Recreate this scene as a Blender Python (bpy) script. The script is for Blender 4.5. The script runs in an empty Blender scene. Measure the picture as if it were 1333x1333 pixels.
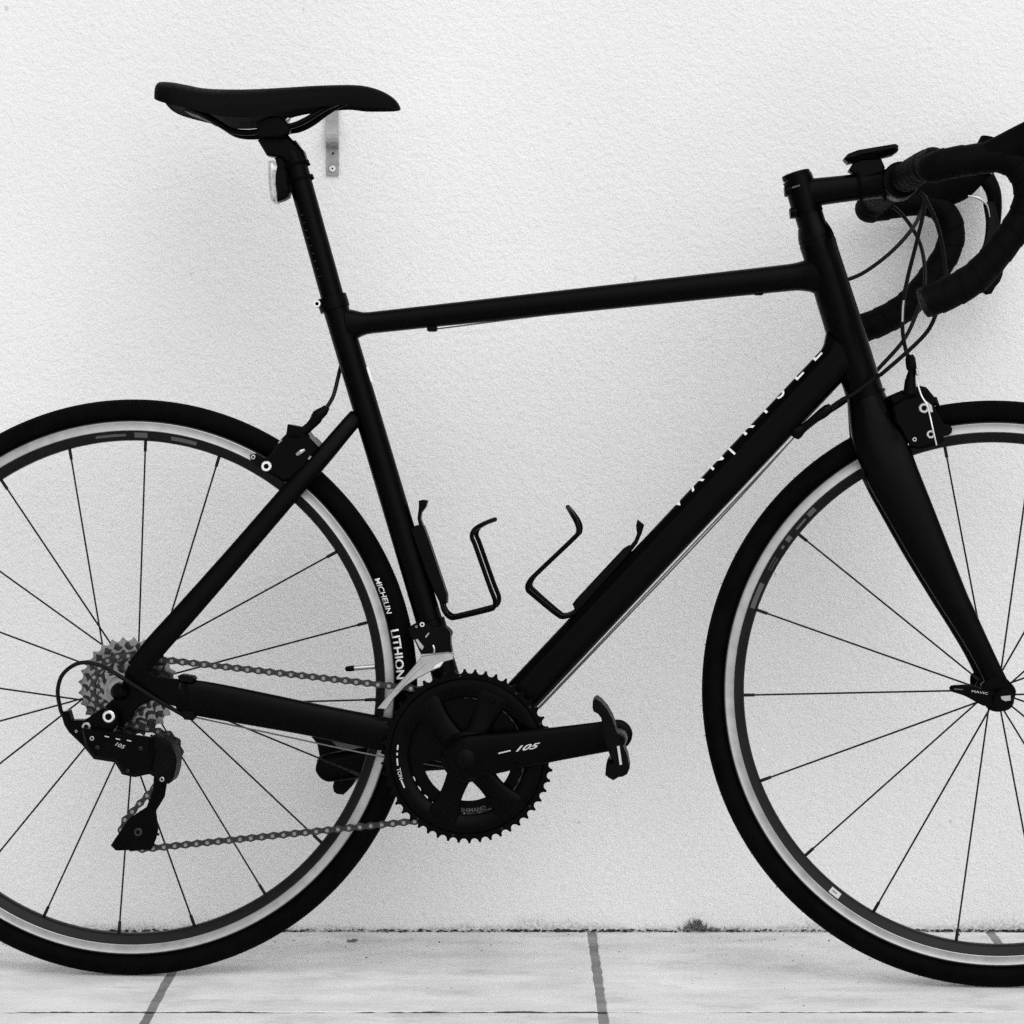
import bpy, bmesh, math, random
from mathutils import Vector, Matrix
random.seed(7)
sc = bpy.context.scene
R = math.radians

# ------------------------------------------------------------------ camera, sky, sun, exposure
F, CX, HY, CAMZ = 3584.0, 666.5, 443.0, 0.741      # focal length in photo pixels, principal column, horizon row
cd = bpy.data.cameras.new('camera'); cam = bpy.data.objects.new('camera', cd); sc.collection.objects.link(cam)
cam.location = (0, 0, CAMZ); cam.rotation_euler = (R(90), 0, 0)
cd.sensor_width = 36.0; cd.sensor_fit = 'HORIZONTAL'; cd.lens = 36.0 * F / 1333.0
cd.shift_y = -(666.5 - HY) / 1333.0
cd.clip_start = 0.05; cd.clip_end = 100
sc.camera = cam

SUN = Vector((0.22, -0.68, 0.80)).normalized()      # direction towards the sun
w = bpy.data.worlds.new('World'); sc.world = w; w.use_nodes = True
nt = w.node_tree; nt.nodes.clear()
sky = nt.nodes.new('ShaderNodeTexSky'); sky.sky_type = 'NISHITA'; sky.sun_disc = False
sky.sun_elevation = math.asin(SUN.z); sky.sun_rotation = math.atan2(SUN.x, SUN.y)
sky.air_density = 1.0; sky.dust_density = 1.2
bw = nt.nodes.new('ShaderNodeRGBToBW')              # black-and-white photograph: the light carries no colour
bg = nt.nodes.new('ShaderNodeBackground'); bg.inputs[1].default_value = 0.15
wo = nt.nodes.new('ShaderNodeOutputWorld')
nt.links.new(sky.outputs[0], bw.inputs[0]); nt.links.new(bw.outputs[0], bg.inputs[0]); nt.links.new(bg.outputs[0], wo.inputs[0])
sd = bpy.data.lights.new('sun', 'SUN'); sd.energy = 1.1; sd.angle = R(75); sd.color = (1, 1, 1)
so = bpy.data.objects.new('sun', sd); sc.collection.objects.link(so)
so.rotation_euler = SUN.to_track_quat('Z', 'Y').to_euler()
vs = sc.view_settings
vs.view_transform = 'Standard'; vs.look = 'None'; vs.gamma = 1.0; vs.exposure = 0.42; vs.use_curve_mapping = False
sc.cycles.use_denoising = False; sc.cycles.max_bounces = 3; sc.cycles.caustics_reflective = False; sc.cycles.caustics_refractive = False

# ------------------------------------------------------------------ helpers
C = sc.collection
def V(*a): return Vector(a)

def mat(name, col, rough=0.5, metal=0.0, spec=0.5, noise=0.0, nscale=60.0, bump=0.0, bscale=400.0, bdist=0.001, coat=0.0):
    m = bpy.data.materials.new(name); m.use_nodes = True
    t = m.node_tree; b = t.nodes['Principled BSDF']
    b.inputs['Base Color'].default_value = (col, col, col, 1)
    b.inputs['Roughness'].default_value = rough; b.inputs['Metallic'].default_value = metal
    b.inputs['Specular IOR Level'].default_value = spec
    if coat: b.inputs['Coat Weight'].default_value = coat
    tc = t.nodes.new('ShaderNodeTexCoord')
    if noise:
        n = t.nodes.new('ShaderNodeTexNoise'); n.inputs['Scale'].default_value = nscale; n.inputs['Detail'].default_value = 5
        r = t.nodes.new('ShaderNodeValToRGB')
        r.color_ramp.elements[0].position = 0.3; r.color_ramp.elements[1].position = 0.7
        lo, hi = max(0, col * (1 - noise)), col * (1 + noise)
        r.color_ramp.elements[0].color = (lo, lo, lo, 1); r.color_ramp.elements[1].color = (hi, hi, hi, 1)
        t.links.new(tc.outputs['Object'], n.inputs['Vector']); t.links.new(n.outputs[0], r.inputs[0]); t.links.new(r.outputs[0], b.inputs['Base Color'])
        mr = t.nodes.new('ShaderNodeMapRange'); mr.inputs[3].default_value = max(0.05, rough - 0.12); mr.inputs[4].default_value = min(1, rough + 0.12)
        t.links.new(n.outputs[0], mr.inputs[0]); t.links.new(mr.outputs[0], b.inputs['Roughness'])
    if bump:
        n2 = t.nodes.new('ShaderNodeTexNoise'); n2.inputs['Scale'].default_value = bscale; n2.inputs['Detail'].default_value = 3
        bp = t.nodes.new('ShaderNodeBump'); bp.inputs['Strength'].default_value = bump; bp.inputs['Distance'].default_value = bdist
        t.links.new(tc.outputs['Object'], n2.inputs['Vector']); t.links.new(n2.outputs[0], bp.inputs['Height']); t.links.new(bp.outputs[0], b.inputs['Normal'])
    return m

MT = dict(
    paint=mat('matte_black_paint', 0.0007, 0.28, spec=0.045, noise=0.3, nscale=90, bump=0.05, bscale=1500, bdist=0.0003),
    satin=mat('satin_black_alloy', 0.0007, 0.28, spec=0.045, noise=0.4, nscale=70),
    plastic=mat('black_plastic', 0.0014, 0.42, spec=0.05, noise=0.4, nscale=120),
    rubber=mat('tyre_rubber', 0.0016, 0.7, spec=0.025, noise=0.45, nscale=55, bump=0.2, bscale=900, bdist=0.0006),
    tape=mat('bar_tape', 0.0014, 0.65, spec=0.04, noise=0.4, nscale=90, bump=0.35, bscale=420, bdist=0.001),
    cover=mat('saddle_cover', 0.0014, 0.55, spec=0.04, noise=0.3, nscale=60, bump=0.15, bscale=1200, bdist=0.0004),
    spoke=mat('black_spoke', 0.004, 0.4, spec=0.15),
    cable=mat('black_cable', 0.002, 0.45, spec=0.12),
    wire=mat('bare_steel_cable', 0.12, 0.45, metal=0.8),
    track=mat('brushed_brake_track', 0.36, 0.42, metal=0.75, noise=0.12, nscale=70),
    rim=mat('black_rim', 0.004, 0.4, spec=0.15, noise=0.3, nscale=40),
    silver=mat('polished_silver_alloy', 0.42, 0.25, metal=0.95, noise=0.08, nscale=60),
    chrome=mat('bright_bolt', 0.75, 0.25, metal=0.9),
    chain=mat('oily_chain_steel', 0.035, 0.35, metal=0.8, noise=0.5, nscale=500),
    pin=mat('chain_pin_steel', 0.24, 0.3, metal=0.9),
    cog_shade=mat('cassette_steel_shade', 0.03, 0.3, metal=0.9, noise=0.4, nscale=300),  # darker copy of the same steel, imitating shade between sprockets
    cog=mat('cassette_steel', 0.24, 0.2, metal=0.95, noise=0.2, nscale=400),
    galv=mat('galvanised_steel', 0.30, 0.55, metal=0.25, noise=0.18, nscale=130, bump=0.1, bscale=300),
    white=mat('white_print', 0.8, 0.5),
    pale=mat('pale_print', 0.45, 0.5),
    grey=mat('grey_print', 0.055, 0.5),
    dim=mat('dim_print', 0.06, 0.55),
    lens=mat('clear_lens', 0.45, 0.12, spec=0.7, noise=0.35, nscale=180),
    dirt=mat('dark_dirt', 0.04, 0.95, spec=0.1, noise=0.7, nscale=300),
    moss=mat('dry_moss', 0.13, 0.95, spec=0.1, noise=0.6, nscale=500),
)

# the bicycle stands on the pavement turned a little towards the camera and leaning a touch towards the wall
YAW, LEAN, WR = R(-3.4), R(2.2), 0.336
XR = (171 - CX) / F * 3.2285
ROT = Matrix.Rotation(YAW, 4, 'Z') @ Matrix.Rotation(-LEAN, 4, 'X')
AX = ROT @ V(0, 0, WR)
BASE = V(XR, 3.2285 - AX.y, 0)
M = Matrix.Translation(BASE) @ ROT
MI = M.inverted()
O_L = MI @ V(0, 0, CAMZ)
def P(px, py, off=0.0):
    """photo pixel -> point of the bicycle's own frame (x forward, y away from the camera, z up) on the plane y = off"""
    d = MI.to_3x3() @ V((px - CX) / F, 1.0, -(py - HY) / F)
    k = (off - O_L.y) / d.y
    return O_L + d * k
def zm(ox, oy, s): return lambda x, y: (ox + x / s, oy + y / s)
Z1 = zm(180, 80, 3.508); Z2 = zm(980, 130, 3.776); Z3 = zm(60, 780, 3.81); Z4 = zm(460, 780, 3.508)
Z7 = zm(460, 620, 3.3325); ZH = zm(1180, 800, 8.712); ZF = zm(1150, 450, 8.887); ZR = zm(330, 530, 11.108)
ZP = zm(740, 890, 9.52); ZQ = zm(400, 930, 11.108); ZD = zm(480, 730, 7.407); ZT = zm(330, 140, 9.52)
PX = 1.0 / 1112.0                                  # metres per photo pixel near the bicycle

def mesh_obj(name, vs_, fs, m, parent=None, smooth=True, ang=35, mirror=False):
    if mirror:
        vs_ = [(v[0], -v[1], v[2]) for v in vs_]; fs = [tuple(reversed(f)) for f in fs]
    me = bpy.data.meshes.new(name); me.from_pydata([tuple(v) for v in vs_], [], fs)
    bm = bmesh.new(); bm.from_mesh(me); bmesh.ops.recalc_face_normals(bm, faces=bm.faces); bm.to_mesh(me); bm.free()
    me.materials.append(MT[m] if isinstance(m, str) else m)
    if smooth:
        for p in me.polygons: p.use_smooth = True
        me.set_sharp_from_angle(angle=R(ang))
    o = bpy.data.objects.new(name, me); C.objects.link(o)
    if parent: o.parent = parent
    return o

class G:
    """collects shapes into ONE mesh"""
    def __init__(s): s.v = []; s.f = []
    def add(s, vf, mirror=False):
        v, f = vf; b = len(s.v)
        if mirror: v = [(q[0], -q[1], q[2]) for q in v]; f = [tuple(reversed(x)) for x in f]
        s.v += [tuple(q) for q in v]; s.f += [tuple(i + b for i in x) for x in f]
        return s
    def build(s, name, m, parent=None, **k): return mesh_obj(name, s.v, s.f, m, parent, **k)

def catmull(pts, n=6):
    out = []; L = len(pts)
    for i in range(L - 1):
        p0, p1, p2, p3 = pts[max(0, i - 1)], pts[i], pts[i + 1], pts[min(L - 1, i + 2)]
        for k in range(n):
            t = k / n
            out.append(tuple(0.5 * (2 * b + (c - a) * t + (2 * a - 5 * b + 4 * c - d) * t * t + (-a + 3 * b - 3 * c + d) * t ** 3) for a, b, c, d in zip(p0, p1, p2, p3)))
    out.append(tuple(pts[-1])); return out

def loops(rings, cap=True, closed=False):
    n = len(rings[0]); v = [q for r in rings for q in r]; f = []
    m = len(rings)
    for i in range(m if closed else m - 1):
        a, b = i * n, ((i + 1) % m) * n
        for k in range(n): f.append((a + k, a + (k + 1) % n, b + (k + 1) % n, b + k))
    if cap and not closed: f.append(tuple(range(n - 1, -1, -1))); f.append(tuple(range((m - 1) * n, m * n)))
    return v, f

def sect(e, n):
    r = []
    for k in range(n):
        a = 2 * math.pi * k / n; c, s = math.cos(a), math.sin(a)
        r.append((math.copysign(abs(c) ** (2 / e), c), math.copysign(abs(s) ** (2 / e), s)))
    return r

def tube2(st, e=2.0, n=24, smooth=5, section=None):
    """st: (point, half height in the bicycle plane, half depth sideways)"""
    d = [tuple(p) + (a, b) for p, a, b in st]
    if smooth: d = catmull(d, smooth)
    S = section or sect(e, n); rings = []
    for i, q in enumerate(d):
        p = V(*q[:3]); t = V(*d[min(i + 1, len(d) - 1)][:3]) - V(*d[max(0, i - 1)][:3])
        t.normalize(); b = V(0, 1, 0); b = (b - t * b.dot(t)).normalized(); nn = b.cross(t)
        if nn.z < 0 and abs(nn.z) > 1e-6: nn = nn
        rings.append([p + nn * (u * q[3]) + b * (v_ * q[4]) for u, v_ in S])
    return loops(rings)

def tube3(pts, r, n=10, smooth=6, cap=True, mod=None):
    """round tube along a 3-D polyline; r a number or one radius per point"""
    rr = r if isinstance(r, (list, tuple)) else [r] * len(pts)
    d = [tuple(p) + (q,) for p, q in zip(pts, rr)]
    if smooth and len(d) > 2: d = catmull(d, smooth)
    rings = []; nn = None; run = 0.0
    for i, q in enumerate(d):
        if i: run += (V(*q[:3]) - V(*d[i - 1][:3])).length
        t = (V(*d[min(i + 1, len(d) - 1)][:3]) - V(*d[max(0, i - 1)][:3])).normalized()
        if nn is None: nn = t.orthogonal().normalized()
        nn = (nn - t * nn.dot(t)).normalized(); b = t.cross(nn)
        rings.append([V(*q[:3]) + (nn * math.cos(2 * math.pi * k / n) + b * math.sin(2 * math.pi * k / n)) * (q[3] * (mod(run, k / n) if mod else 1.0)) for k in range(n)])
    return loops(rings, cap)

def lathe(prof, c=(0, 0, 0), n=48, closed=False, cap=True):
    """profile of (radius, y) turned about the sideways axis through c"""
    rings = [[(c[0] + r * math.cos(2 * math.pi * k / n), c[1] + y, c[2] + r * math.sin(2 * math.pi * k / n)) for k in range(n)] for r, y in prof]
    return loops(rings, cap, closed)

def axis_lathe(prof, p, ax, n=24):
    """profile of (radius, distance) turned about the axis ax from p"""
    ax = ax.normalized(); u = ax.orthogonal().normalized(); v = ax.cross(u)
    return loops([[p + ax * h + (u * math.cos(2 * math.pi * k / n) + v * math.sin(2 * math.pi * k / n)) * r for k in range(n)] for r, h in prof])

def inset(poly, d):
    n = len(poly); A = sum(poly[i][0] * poly[(i + 1) % n][1] - poly[(i + 1) % n][0] * poly[i][1] for i in range(n))
    s = 1 if A > 0 else -1; out = []
    for i in range(n):
        a, b, c = V(*poly[i - 1]), V(*poly[i]), V(*poly[(i + 1) % n])
        e1, e2 = (b - a), (c - b)
        if e1.length < 1e-9 or e2.length < 1e-9: out.append(poly[i]); continue
        e1.normalize(); e2.normalize()
        n1, n2 = V(-e1.y, e1.x) * s, V(-e2.y, e2.x) * s
        m = n1 + n2
        if m.length < 0.3: m = n1
        m.normalize(); out.append(tuple(b + m * d))
    return out

def extr(pts, o0, o1, bev=0.0012, at=None, rnd=0):
    """outline of photo pixels -> solid between the sideways offsets o0 and o1"""
    mid = at if at is not None else o0
    if rnd: pts = catmull(list(pts) + [pts[0]], rnd)[:-1]
    poly = [(q.x, q.z) for q in (P(x, y, mid) for x, y in pts)]
    ins = inset(poly, bev)
    R_ = lambda pl, y: [(x, y, z) for x, z in pl]
    return loops([R_(ins, o0), R_(poly, o0 + bev), R_(poly, o1 - bev), R_(ins, o1)])

def ring(fo, fi, y0, y1, c, n):
    """flat ring with outer and inner radius functions of the angle"""
    v = []; f = []
    for y in (y0, y1):
        for fn in (fo, fi):
            for k in range(n):
                a = 2 * math.pi * k / n; r = fn(a); v.append((c[0] + r * math.cos(a), y, c[2] + r * math.sin(a)))
    for k in range(n):
        j = (k + 1) % n
        f += [(k, j, n + j, n + k), (2 * n + k, 3 * n + k, 3 * n + j, 2 * n + j), (k, 2 * n + k, 2 * n + j, j), (n + k, n + j, 3 * n + j, 3 * n + k)]
    return v, f

def teeth(nt_, tip, root, ph=0.0):
    def fn(a):
        x = ((a - ph) * nt_ / (2 * math.pi)) % 1.0; d = min(x, 1 - x) * 2      # d = 0 in the gullet, 1 on the tooth
        return root + (tip - root) * (1 - math.sqrt(max(0.0, 1 - min(1.0, d / 0.80) ** 2)))
    return fn

def text(s, size, fn, m, parent, name='lettering', shear=0.0, bold=0.0, space=1.0, cuts=2):
    """flat print: (u along, v up) in metres -> fn(u, v) on a surface"""
    cu = bpy.data.curves.new(name, 'FONT'); cu.body = s; cu.size = size; cu.shear = shear; cu.offset = bold; cu.space_character = space
    cu.resolution_u = 4
    o = bpy.data.objects.new('tmp', cu); C.objects.link(o)
    bpy.context.view_layer.update()
    me = bpy.data.meshes.new_from_object(o.evaluated_get(bpy.context.evaluated_depsgraph_get()))
    bpy.data.objects.remove(o); bpy.data.curves.remove(cu)
    bm = bmesh.new(); bm.from_mesh(me); bmesh.ops.triangulate(bm, faces=bm.faces)
    for _ in range(cuts): bmesh.ops.subdivide_edges(bm, edges=[e for e in bm.edges if e.calc_length() > size * 0.12], cuts=1, use_grid_fill=False); bmesh.ops.triangulate(bm, faces=bm.faces)
    for v in bm.verts: v.co = fn(v.co.x, v.co.y)
    bm.to_mesh(me); bm.free(); me.materials.clear(); me.materials.append(MT[m])
    ob = bpy.data.objects.new(name, me); C.objects.link(ob); ob.parent = parent; return ob

def bolt(p, r, h, name, parent, m='chrome', ax=None, recess=0.5):
    ax = ax or V(0, -1, 0)
    prof = [(r * 0.9, -0.001), (r, 0), (r, h * 0.7), (r * 0.86, h), (r * recess, h), (r * recess * 0.92, h * 0.15), (0.0001, h * 0.12)]
    o = mesh_obj(name, *axis_lathe(prof, p, ax, 18), m, parent); o.data.materials.append(MT['plastic'])
    for q in o.data.polygons:
        if q.index >= 18 * 4: q.material_index = 1  # recess faces coloured black to imitate the shade inside the socket
    return o

def tag(o, label, cat, group=None):
    o['label'] = label; o['category'] = cat
    if group: o['group'] = group
    return o
def copy(o, parent, loc=None, rot=None):
    c = o.copy(); C.objects.link(c); c.parent = parent
    if loc is not None: c.location = loc
    if rot is not None: c.rotation_euler = rot
    return c

# ------------------------------------------------------------------ the wall
WALLY = 3.4535
def wall_material():
    m = bpy.data.materials.new('painted_plaster'); m.use_nodes = True; t = m.node_tree; b = t.nodes['Principled BSDF']; L = t.links.new
    tc = t.nodes.new('ShaderNodeTexCoord')
    def noise(scale, det, rough=0.5):
        n = t.nodes.new('ShaderNodeTexNoise'); n.inputs['Scale'].default_value = scale; n.inputs['Detail'].default_value = det; n.inputs['Roughness'].default_value = rough
        L(tc.outputs['Object'], n.inputs['Vector']); return n
    big = noise(2.2, 4); fine = noise(290, 3, 0.6); mid = noise(125, 2, 0.5)
    r = t.nodes.new('ShaderNodeValToRGB'); r.color_ramp.elements[0].position = 0.3; r.color_ramp.elements[1].position = 0.72
    r.color_ramp.elements[0].color = (0.735, 0.735, 0.735, 1); r.color_ramp.elements[1].color = (0.80, 0.80, 0.80, 1)
    L(big.outputs[0], r.inputs[0])
    # splashed grime just above the pavement, uneven along the wall
    sep = t.nodes.new('ShaderNodeSeparateXYZ'); L(tc.outputs['Object'], sep.inputs[0])
    gn = noise(34, 5, 0.65); gl = noise(5, 2)
    mp = t.nodes.new('ShaderNodeMath'); mp.operation = 'MULTIPLY'; L(gn.outputs[0], mp.inputs[0]); L(gl.outputs[0], mp.inputs[1])
    mr = t.nodes.new('ShaderNodeMapRange'); mr.inputs[1].default_value = 0.15; mr.inputs[2].default_value = 0.40; mr.inputs[3].default_value = 0.002; mr.inputs[4].default_value = 0.018
    L(mp.outputs[0], mr.inputs[0])
    dv = t.nodes.new('ShaderNodeMath'); dv.operation = 'DIVIDE'; L(sep.outputs[2], dv.inputs[0]); L(mr.outputs[0], dv.inputs[1])
    g = t.nodes.new('ShaderNodeMapRange'); g.inputs[1].default_value = 0.2; g.inputs[2].default_value = 1.3; g.inputs[3].default_value = 0.6; g.inputs[4].default_value = 0.0
    L(dv.outputs[0], g.inputs[0])
    g2 = t.nodes.new('ShaderNodeMath'); g2.operation = 'MULTIPLY'; L(g.outputs[0], g2.inputs[0]); 
    sp = noise(260, 3, 0.7); sr = t.nodes.new('ShaderNodeMapRange'); sr.inputs[1].default_value = 0.40; sr.inputs[2].default_value = 0.60; L(sp.outputs[0], sr.inputs[0]); L(sr.outputs[0], g2.inputs[1])
    mx = t.nodes.new('ShaderNodeMixRGB'); L(g2.outputs[0], mx.inputs[0]); L(r.outputs[0], mx.inputs[1]); mx.inputs[2].default_value = (0.13, 0.13, 0.13, 1)
    pt = noise(48, 2, 0.5); pr = t.nodes.new('ShaderNodeMapRange'); pr.inputs[1].default_value = 0.765; pr.inputs[2].default_value = 0.79; pr.inputs[4].default_value = 0.4; L(pt.outputs[0], pr.inputs[0])
    mx3 = t.nodes.new('ShaderNodeMixRGB'); L(pr.outputs[0], mx3.inputs[0]); L(mx.outputs[0], mx3.inputs[1]); mx3.inputs[2].default_value = (0.3, 0.3, 0.3, 1)
    L(mx3.outputs[0], b.inputs['Base Color']); b.inputs['Roughness'].default_value = 0.85; b.inputs['Specular IOR Level'].default_value = 0.2
    ad = t.nodes.new('ShaderNodeMath'); ad.operation = 'MULTIPLY_ADD'; ad.inputs[1].default_value = 0.9; L(mid.outputs[0], ad.inputs[0]); L(fine.outputs[0], ad.inputs[2])
    bp = t.nodes.new('ShaderNodeBump'); bp.inputs['Strength'].default_value = 0.7; bp.inputs['Distance'].default_value = 0.0018
    L(ad.outputs[0], bp.inputs['Height']); L(bp.outputs[0], b.inputs['Normal'])
    return m
wall = mesh_obj('wall', *loops([[(-3, WALLY, z), (3, WALLY, z), (3, WALLY + 0.2, z), (-3, WALLY + 0.2, z)] for z in (-0.05, 2.6)]), wall_material(), smooth=False)
tag(wall, 'white painted wall with rough plaster behind the bicycle', 'wall')

# ------------------------------------------------------------------ the pavement: slabs on a mortar bed
def slab_material(name, lo, hi, st):
    m = bpy.data.materials.new(name); m.use_nodes = True; t = m.node_tree; b = t.nodes['Principled BSDF']; L = t.links.new
    g = t.nodes.new('ShaderNodeNewGeometry'); mpn = t.nodes.new('ShaderNodeMapping'); mpn.inputs['Scale'].default_value = (1, 2.2, 1); L(g.outputs['Position'], mpn.inputs[0])
    def noise(scale, det, rough=0.55):
        n = t.nodes.new('ShaderNodeTexNoise'); n.inputs['Scale'].default_value = scale; n.inputs['Detail'].default_value = det; n.inputs['Roughness'].default_value = rough
        L(mpn.outputs[0], n.inputs['Vector']); return n
    a = noise(9, 6); r = t.nodes.new('ShaderNodeValToRGB')
    r.color_ramp.elements[0].position = 0.32; r.color_ramp.elements[1].position = 0.68
    r.color_ramp.elements[0].color = (lo,) * 3 + (1,); r.color_ramp.elements[1].color = (hi,) * 3 + (1,)
    L(a.outputs[0], r.inputs[0])
    s = noise(7.0, 8, 0.72); sr = t.nodes.new('ShaderNodeMapRange'); sr.inputs[1].default_value = 0.52; sr.inputs[2].default_value = 0.72; sr.inputs[4].default_value = st; L(s.outputs[0], sr.inputs[0])
    mx = t.nodes.new('ShaderNodeMixRGB'); L(sr.outputs[0], mx.inputs[0]); L(r.outputs[0], mx.inputs[1]); mx.inputs[2].default_value = (0.30, 0.30, 0.30, 1)
    p = noise(210, 2); pr = t.nodes.new('ShaderNodeMapRange'); pr.inputs[1].default_value = 0.70; pr.inputs[2].default_value = 0.76; pr.inputs[4].default_value = 0.5; L(p.outputs[0], pr.inputs[0])
    mx2 = t.nodes.new('ShaderNodeMixRGB'); L(pr.outputs[0], mx2.inputs[0]); L(mx.outputs[0], mx2.inputs[1]); mx2.inputs[2].default_value = (0.16, 0.16, 0.16, 1)
    L(mx2.outputs[0], b.inputs['Base Color']); b.inputs['Roughness'].default_value = 0.8; b.inputs['Specular IOR Level'].default_value = 0.25
    n2 = noise(120, 4); bp = t.nodes.new('ShaderNodeBump'); bp.inputs['Strength'].default_value = 0.4; bp.inputs['Distance'].default_value = 0.0015
    L(n2.outputs[0], bp.inputs['Height']); L(bp.outputs[0], b.inputs['Normal'])
    return m
MT['slab'] = slab_material('pale_paving', 0.60, 0.76, 0.60)
MT['mortar'] = slab_material('grey_mortar', 0.13, 0.30, 0.6)
pave = mesh_obj('pavement', *loops([[(-3.5, -4, z), (3.5, -4, z), (3.5, WALLY + 0.1, z), (-3.5, WALLY + 0.1, z)] for z in (-0.08, -0.009)]), 'dirt', smooth=False)
pave['kind'] = 'structure'
near_floor = mesh_obj('paving', *loops([[(-3.5, -4, z), (3.5, -4, z), (3.5, 2.045, z), (-3.5, 2.045, z)] for z in (-0.05, 0)]), 'slab', pave, smooth=False)
def slab_mesh(w_, d_, seed):
    rr = random.Random(seed); n = 14; ring_ = []
    def edge(ax, ay, bx, by, k):
        for i in range(k): ring_.append((ax + (bx - ax) * i / k, ay + (by - ay) * i / k))
    x, y = w_ / 2, d_ / 2
    edge(-x, -y, x, -y, 40); edge(x, -y, x, y, 30); edge(x, y, -x, y, 40); edge(-x, y, -x, -y, 30)
    j = lambda q, a: (q[0] + rr.uniform(-a, a), q[1] + rr.uniform(-a, a))
    o1 = [j(q, 0.0007) for q in ring_]; o2 = [(q[0] * (1 - 0.0012 / x), q[1] * (1 - 0.0010 / y)) for q in o1]; o2 = [j(q, 0.0008) for q in o2]
    return loops([[(a, b, -0.03) for a, b in o1], [(a, b, -0.0007) for a, b in o1], [(a, b, 0.0) for a, b in o2]])
COLX = 0.0997 - 0.0055 - 0.499 * 5
rows = [(3.0385, WALLY - 0.0055), (2.5425, 3.0340), (2.0475, 2.5385)]
for ri, (y0, y1) in enumerate(rows):
    for k in range(12):
        xx = COLX + 0.499 * k + .0055; mesh_obj('mortar_joint', *loops([[(xx - .0060, y0, z), (xx + .0060, y0, z), (xx + .0060, y1, z), (xx - .0060, y1, z)] for z in (-.02, -.0010)]), 'mortar', pave, smooth=False)
    protos = [mesh_obj('paving_slab', *slab_mesh(0.488, y1 - y0, ri * 3 + q), 'slab', pave, ang=12) for q in range(2)]
    for k in range(11):
        o = protos[k] if k < 2 else copy(protos[k % 2], pave)
        o.location = (COLX + 0.499 * k + 0.2495 + 0.0055, (y0 + y1) / 2, random.uniform(-0.0003, 0.0003))

# dirt packed unevenly into the narrow joints that run along the wall
for ri in range(2):
    yb, ya = rows[ri][0] + .0008, rows[ri + 1][1] - .0008; r5 = random.Random(40 + ri); v = []; f = []; n = 900
    lvl = 0.0
    for k in range(n + 1):
        lvl = 0.9 * lvl + 0.1 * r5.gauss(0, 1); z = -0.0004 + 0.0022 * lvl - 0.0004 * r5.random()
        xx = -2.4 + 4.8 * k / n; v += [(xx, ya, min(z, 0.0003)), (xx, yb, min(z, 0.0003))]
    for k in range(n): f.append((2 * k, 2 * k + 2, 2 * k + 3, 2 * k + 1))
    mesh_obj('joint_dirt', v, f, 'dirt', pave, smooth=False)
# dirt lodged in the gap at the foot of the wall: nobody could count it
gd = G(); rr = random.Random(3)
def crumb(p, r, squash=0.7):
    v = []; n1 = 5
    v.append((p[0], p[1], p[2] - r * squash)); 
    for k in range(n1):
        a = 2 * math.pi * k / n1 + rr.random(); q = r * rr.uniform(0.7, 1.25)
        v.append((p[0] + q * math.cos(a), p[1] + q * math.sin(a), p[2] + rr.uniform(-0.3, 0.3) * r))
    v.append((p[0], p[1], p[2] + r * squash * rr.uniform(0.6, 1.2)))
    f = [(0, 1 + (k + 1) % n1, 1 + k) for k in range(n1)] + [(n1 + 1, 1 + k, 1 + (k + 1) % n1) for k in range(n1)]
    return v, f
x = -0.85
while x < 0.85:
    dens = 0.5 + 0.5 * math.sin(x * 9 + 1.0) * math.sin(x * 23.0) 
    if rr.random() < 0.62 + 0.38 * dens:
        r = rr.uniform(0.0008, 0.0036) * (0.6 + 0.8 * dens)
        gd.add(crumb((x, WALLY - rr.uniform(0.0005, 0.007), rr.uniform(0.0, 0.0025)), r, 0.5))
    x += rr.uniform(0.0006, 0.0035)
dirt = gd.build('dirt', 'dirt', smooth=False); dirt['kind'] = 'stuff'; dirt['label'] = 'dark line of dirt along the foot of the white wall'
gg = G()
for k in range(260):
    dd = WALLY - 0.01 - abs(rr.gauss(0, 0.16)); gg.add(crumb((rr.uniform(-.75, .75), dd, 0.0003), rr.choice((.0004, .0005, .0006, .0008, .0012)), 0.5))
grit = gg.build('grit', 'dirt', smooth=False); grit['kind'] = 'stuff'; grit['label'] = 'fine dark grit scattered over the pale slabs'
def wallpx(px, py, y): return V((px - CX) / F * y, y, CAMZ - (py - HY) / F * y)
# dry moss tuft at the foot of the wall
mt_ = G(); c0 = wallpx(905, 1209, WALLY - 0.006)
for k in range(190):
    g_ = rr.gauss(0, 1); xx = c0.x + (g_ * 0.011 if rr.random() < 0.55 else abs(g_) * 0.035)
    hh = 0.013 * math.exp(-((xx - c0.x) / 0.013) ** 2) + 0.005
    q = V(xx, WALLY - rr.uniform(0.0005, 0.008), rr.uniform(0, hh * 0.6))
    d = V(rr.gauss(0, 0.6), rr.gauss(-0.2, 0.5), 1).normalized() * rr.uniform(0.25, 0.7) * hh; s_ = V(1, 0, 0) * rr.uniform(.0004, .0009)
    mt_.add(([q - s_, q + s_, q + d + s_ * 0.3, q + d - s_ * 0.3], [(0, 1, 2, 3)]))
tag(mt_.build('moss_tuft', 'moss', smooth=False), 'small dry moss tuft at the foot of the wall', 'moss')
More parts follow.
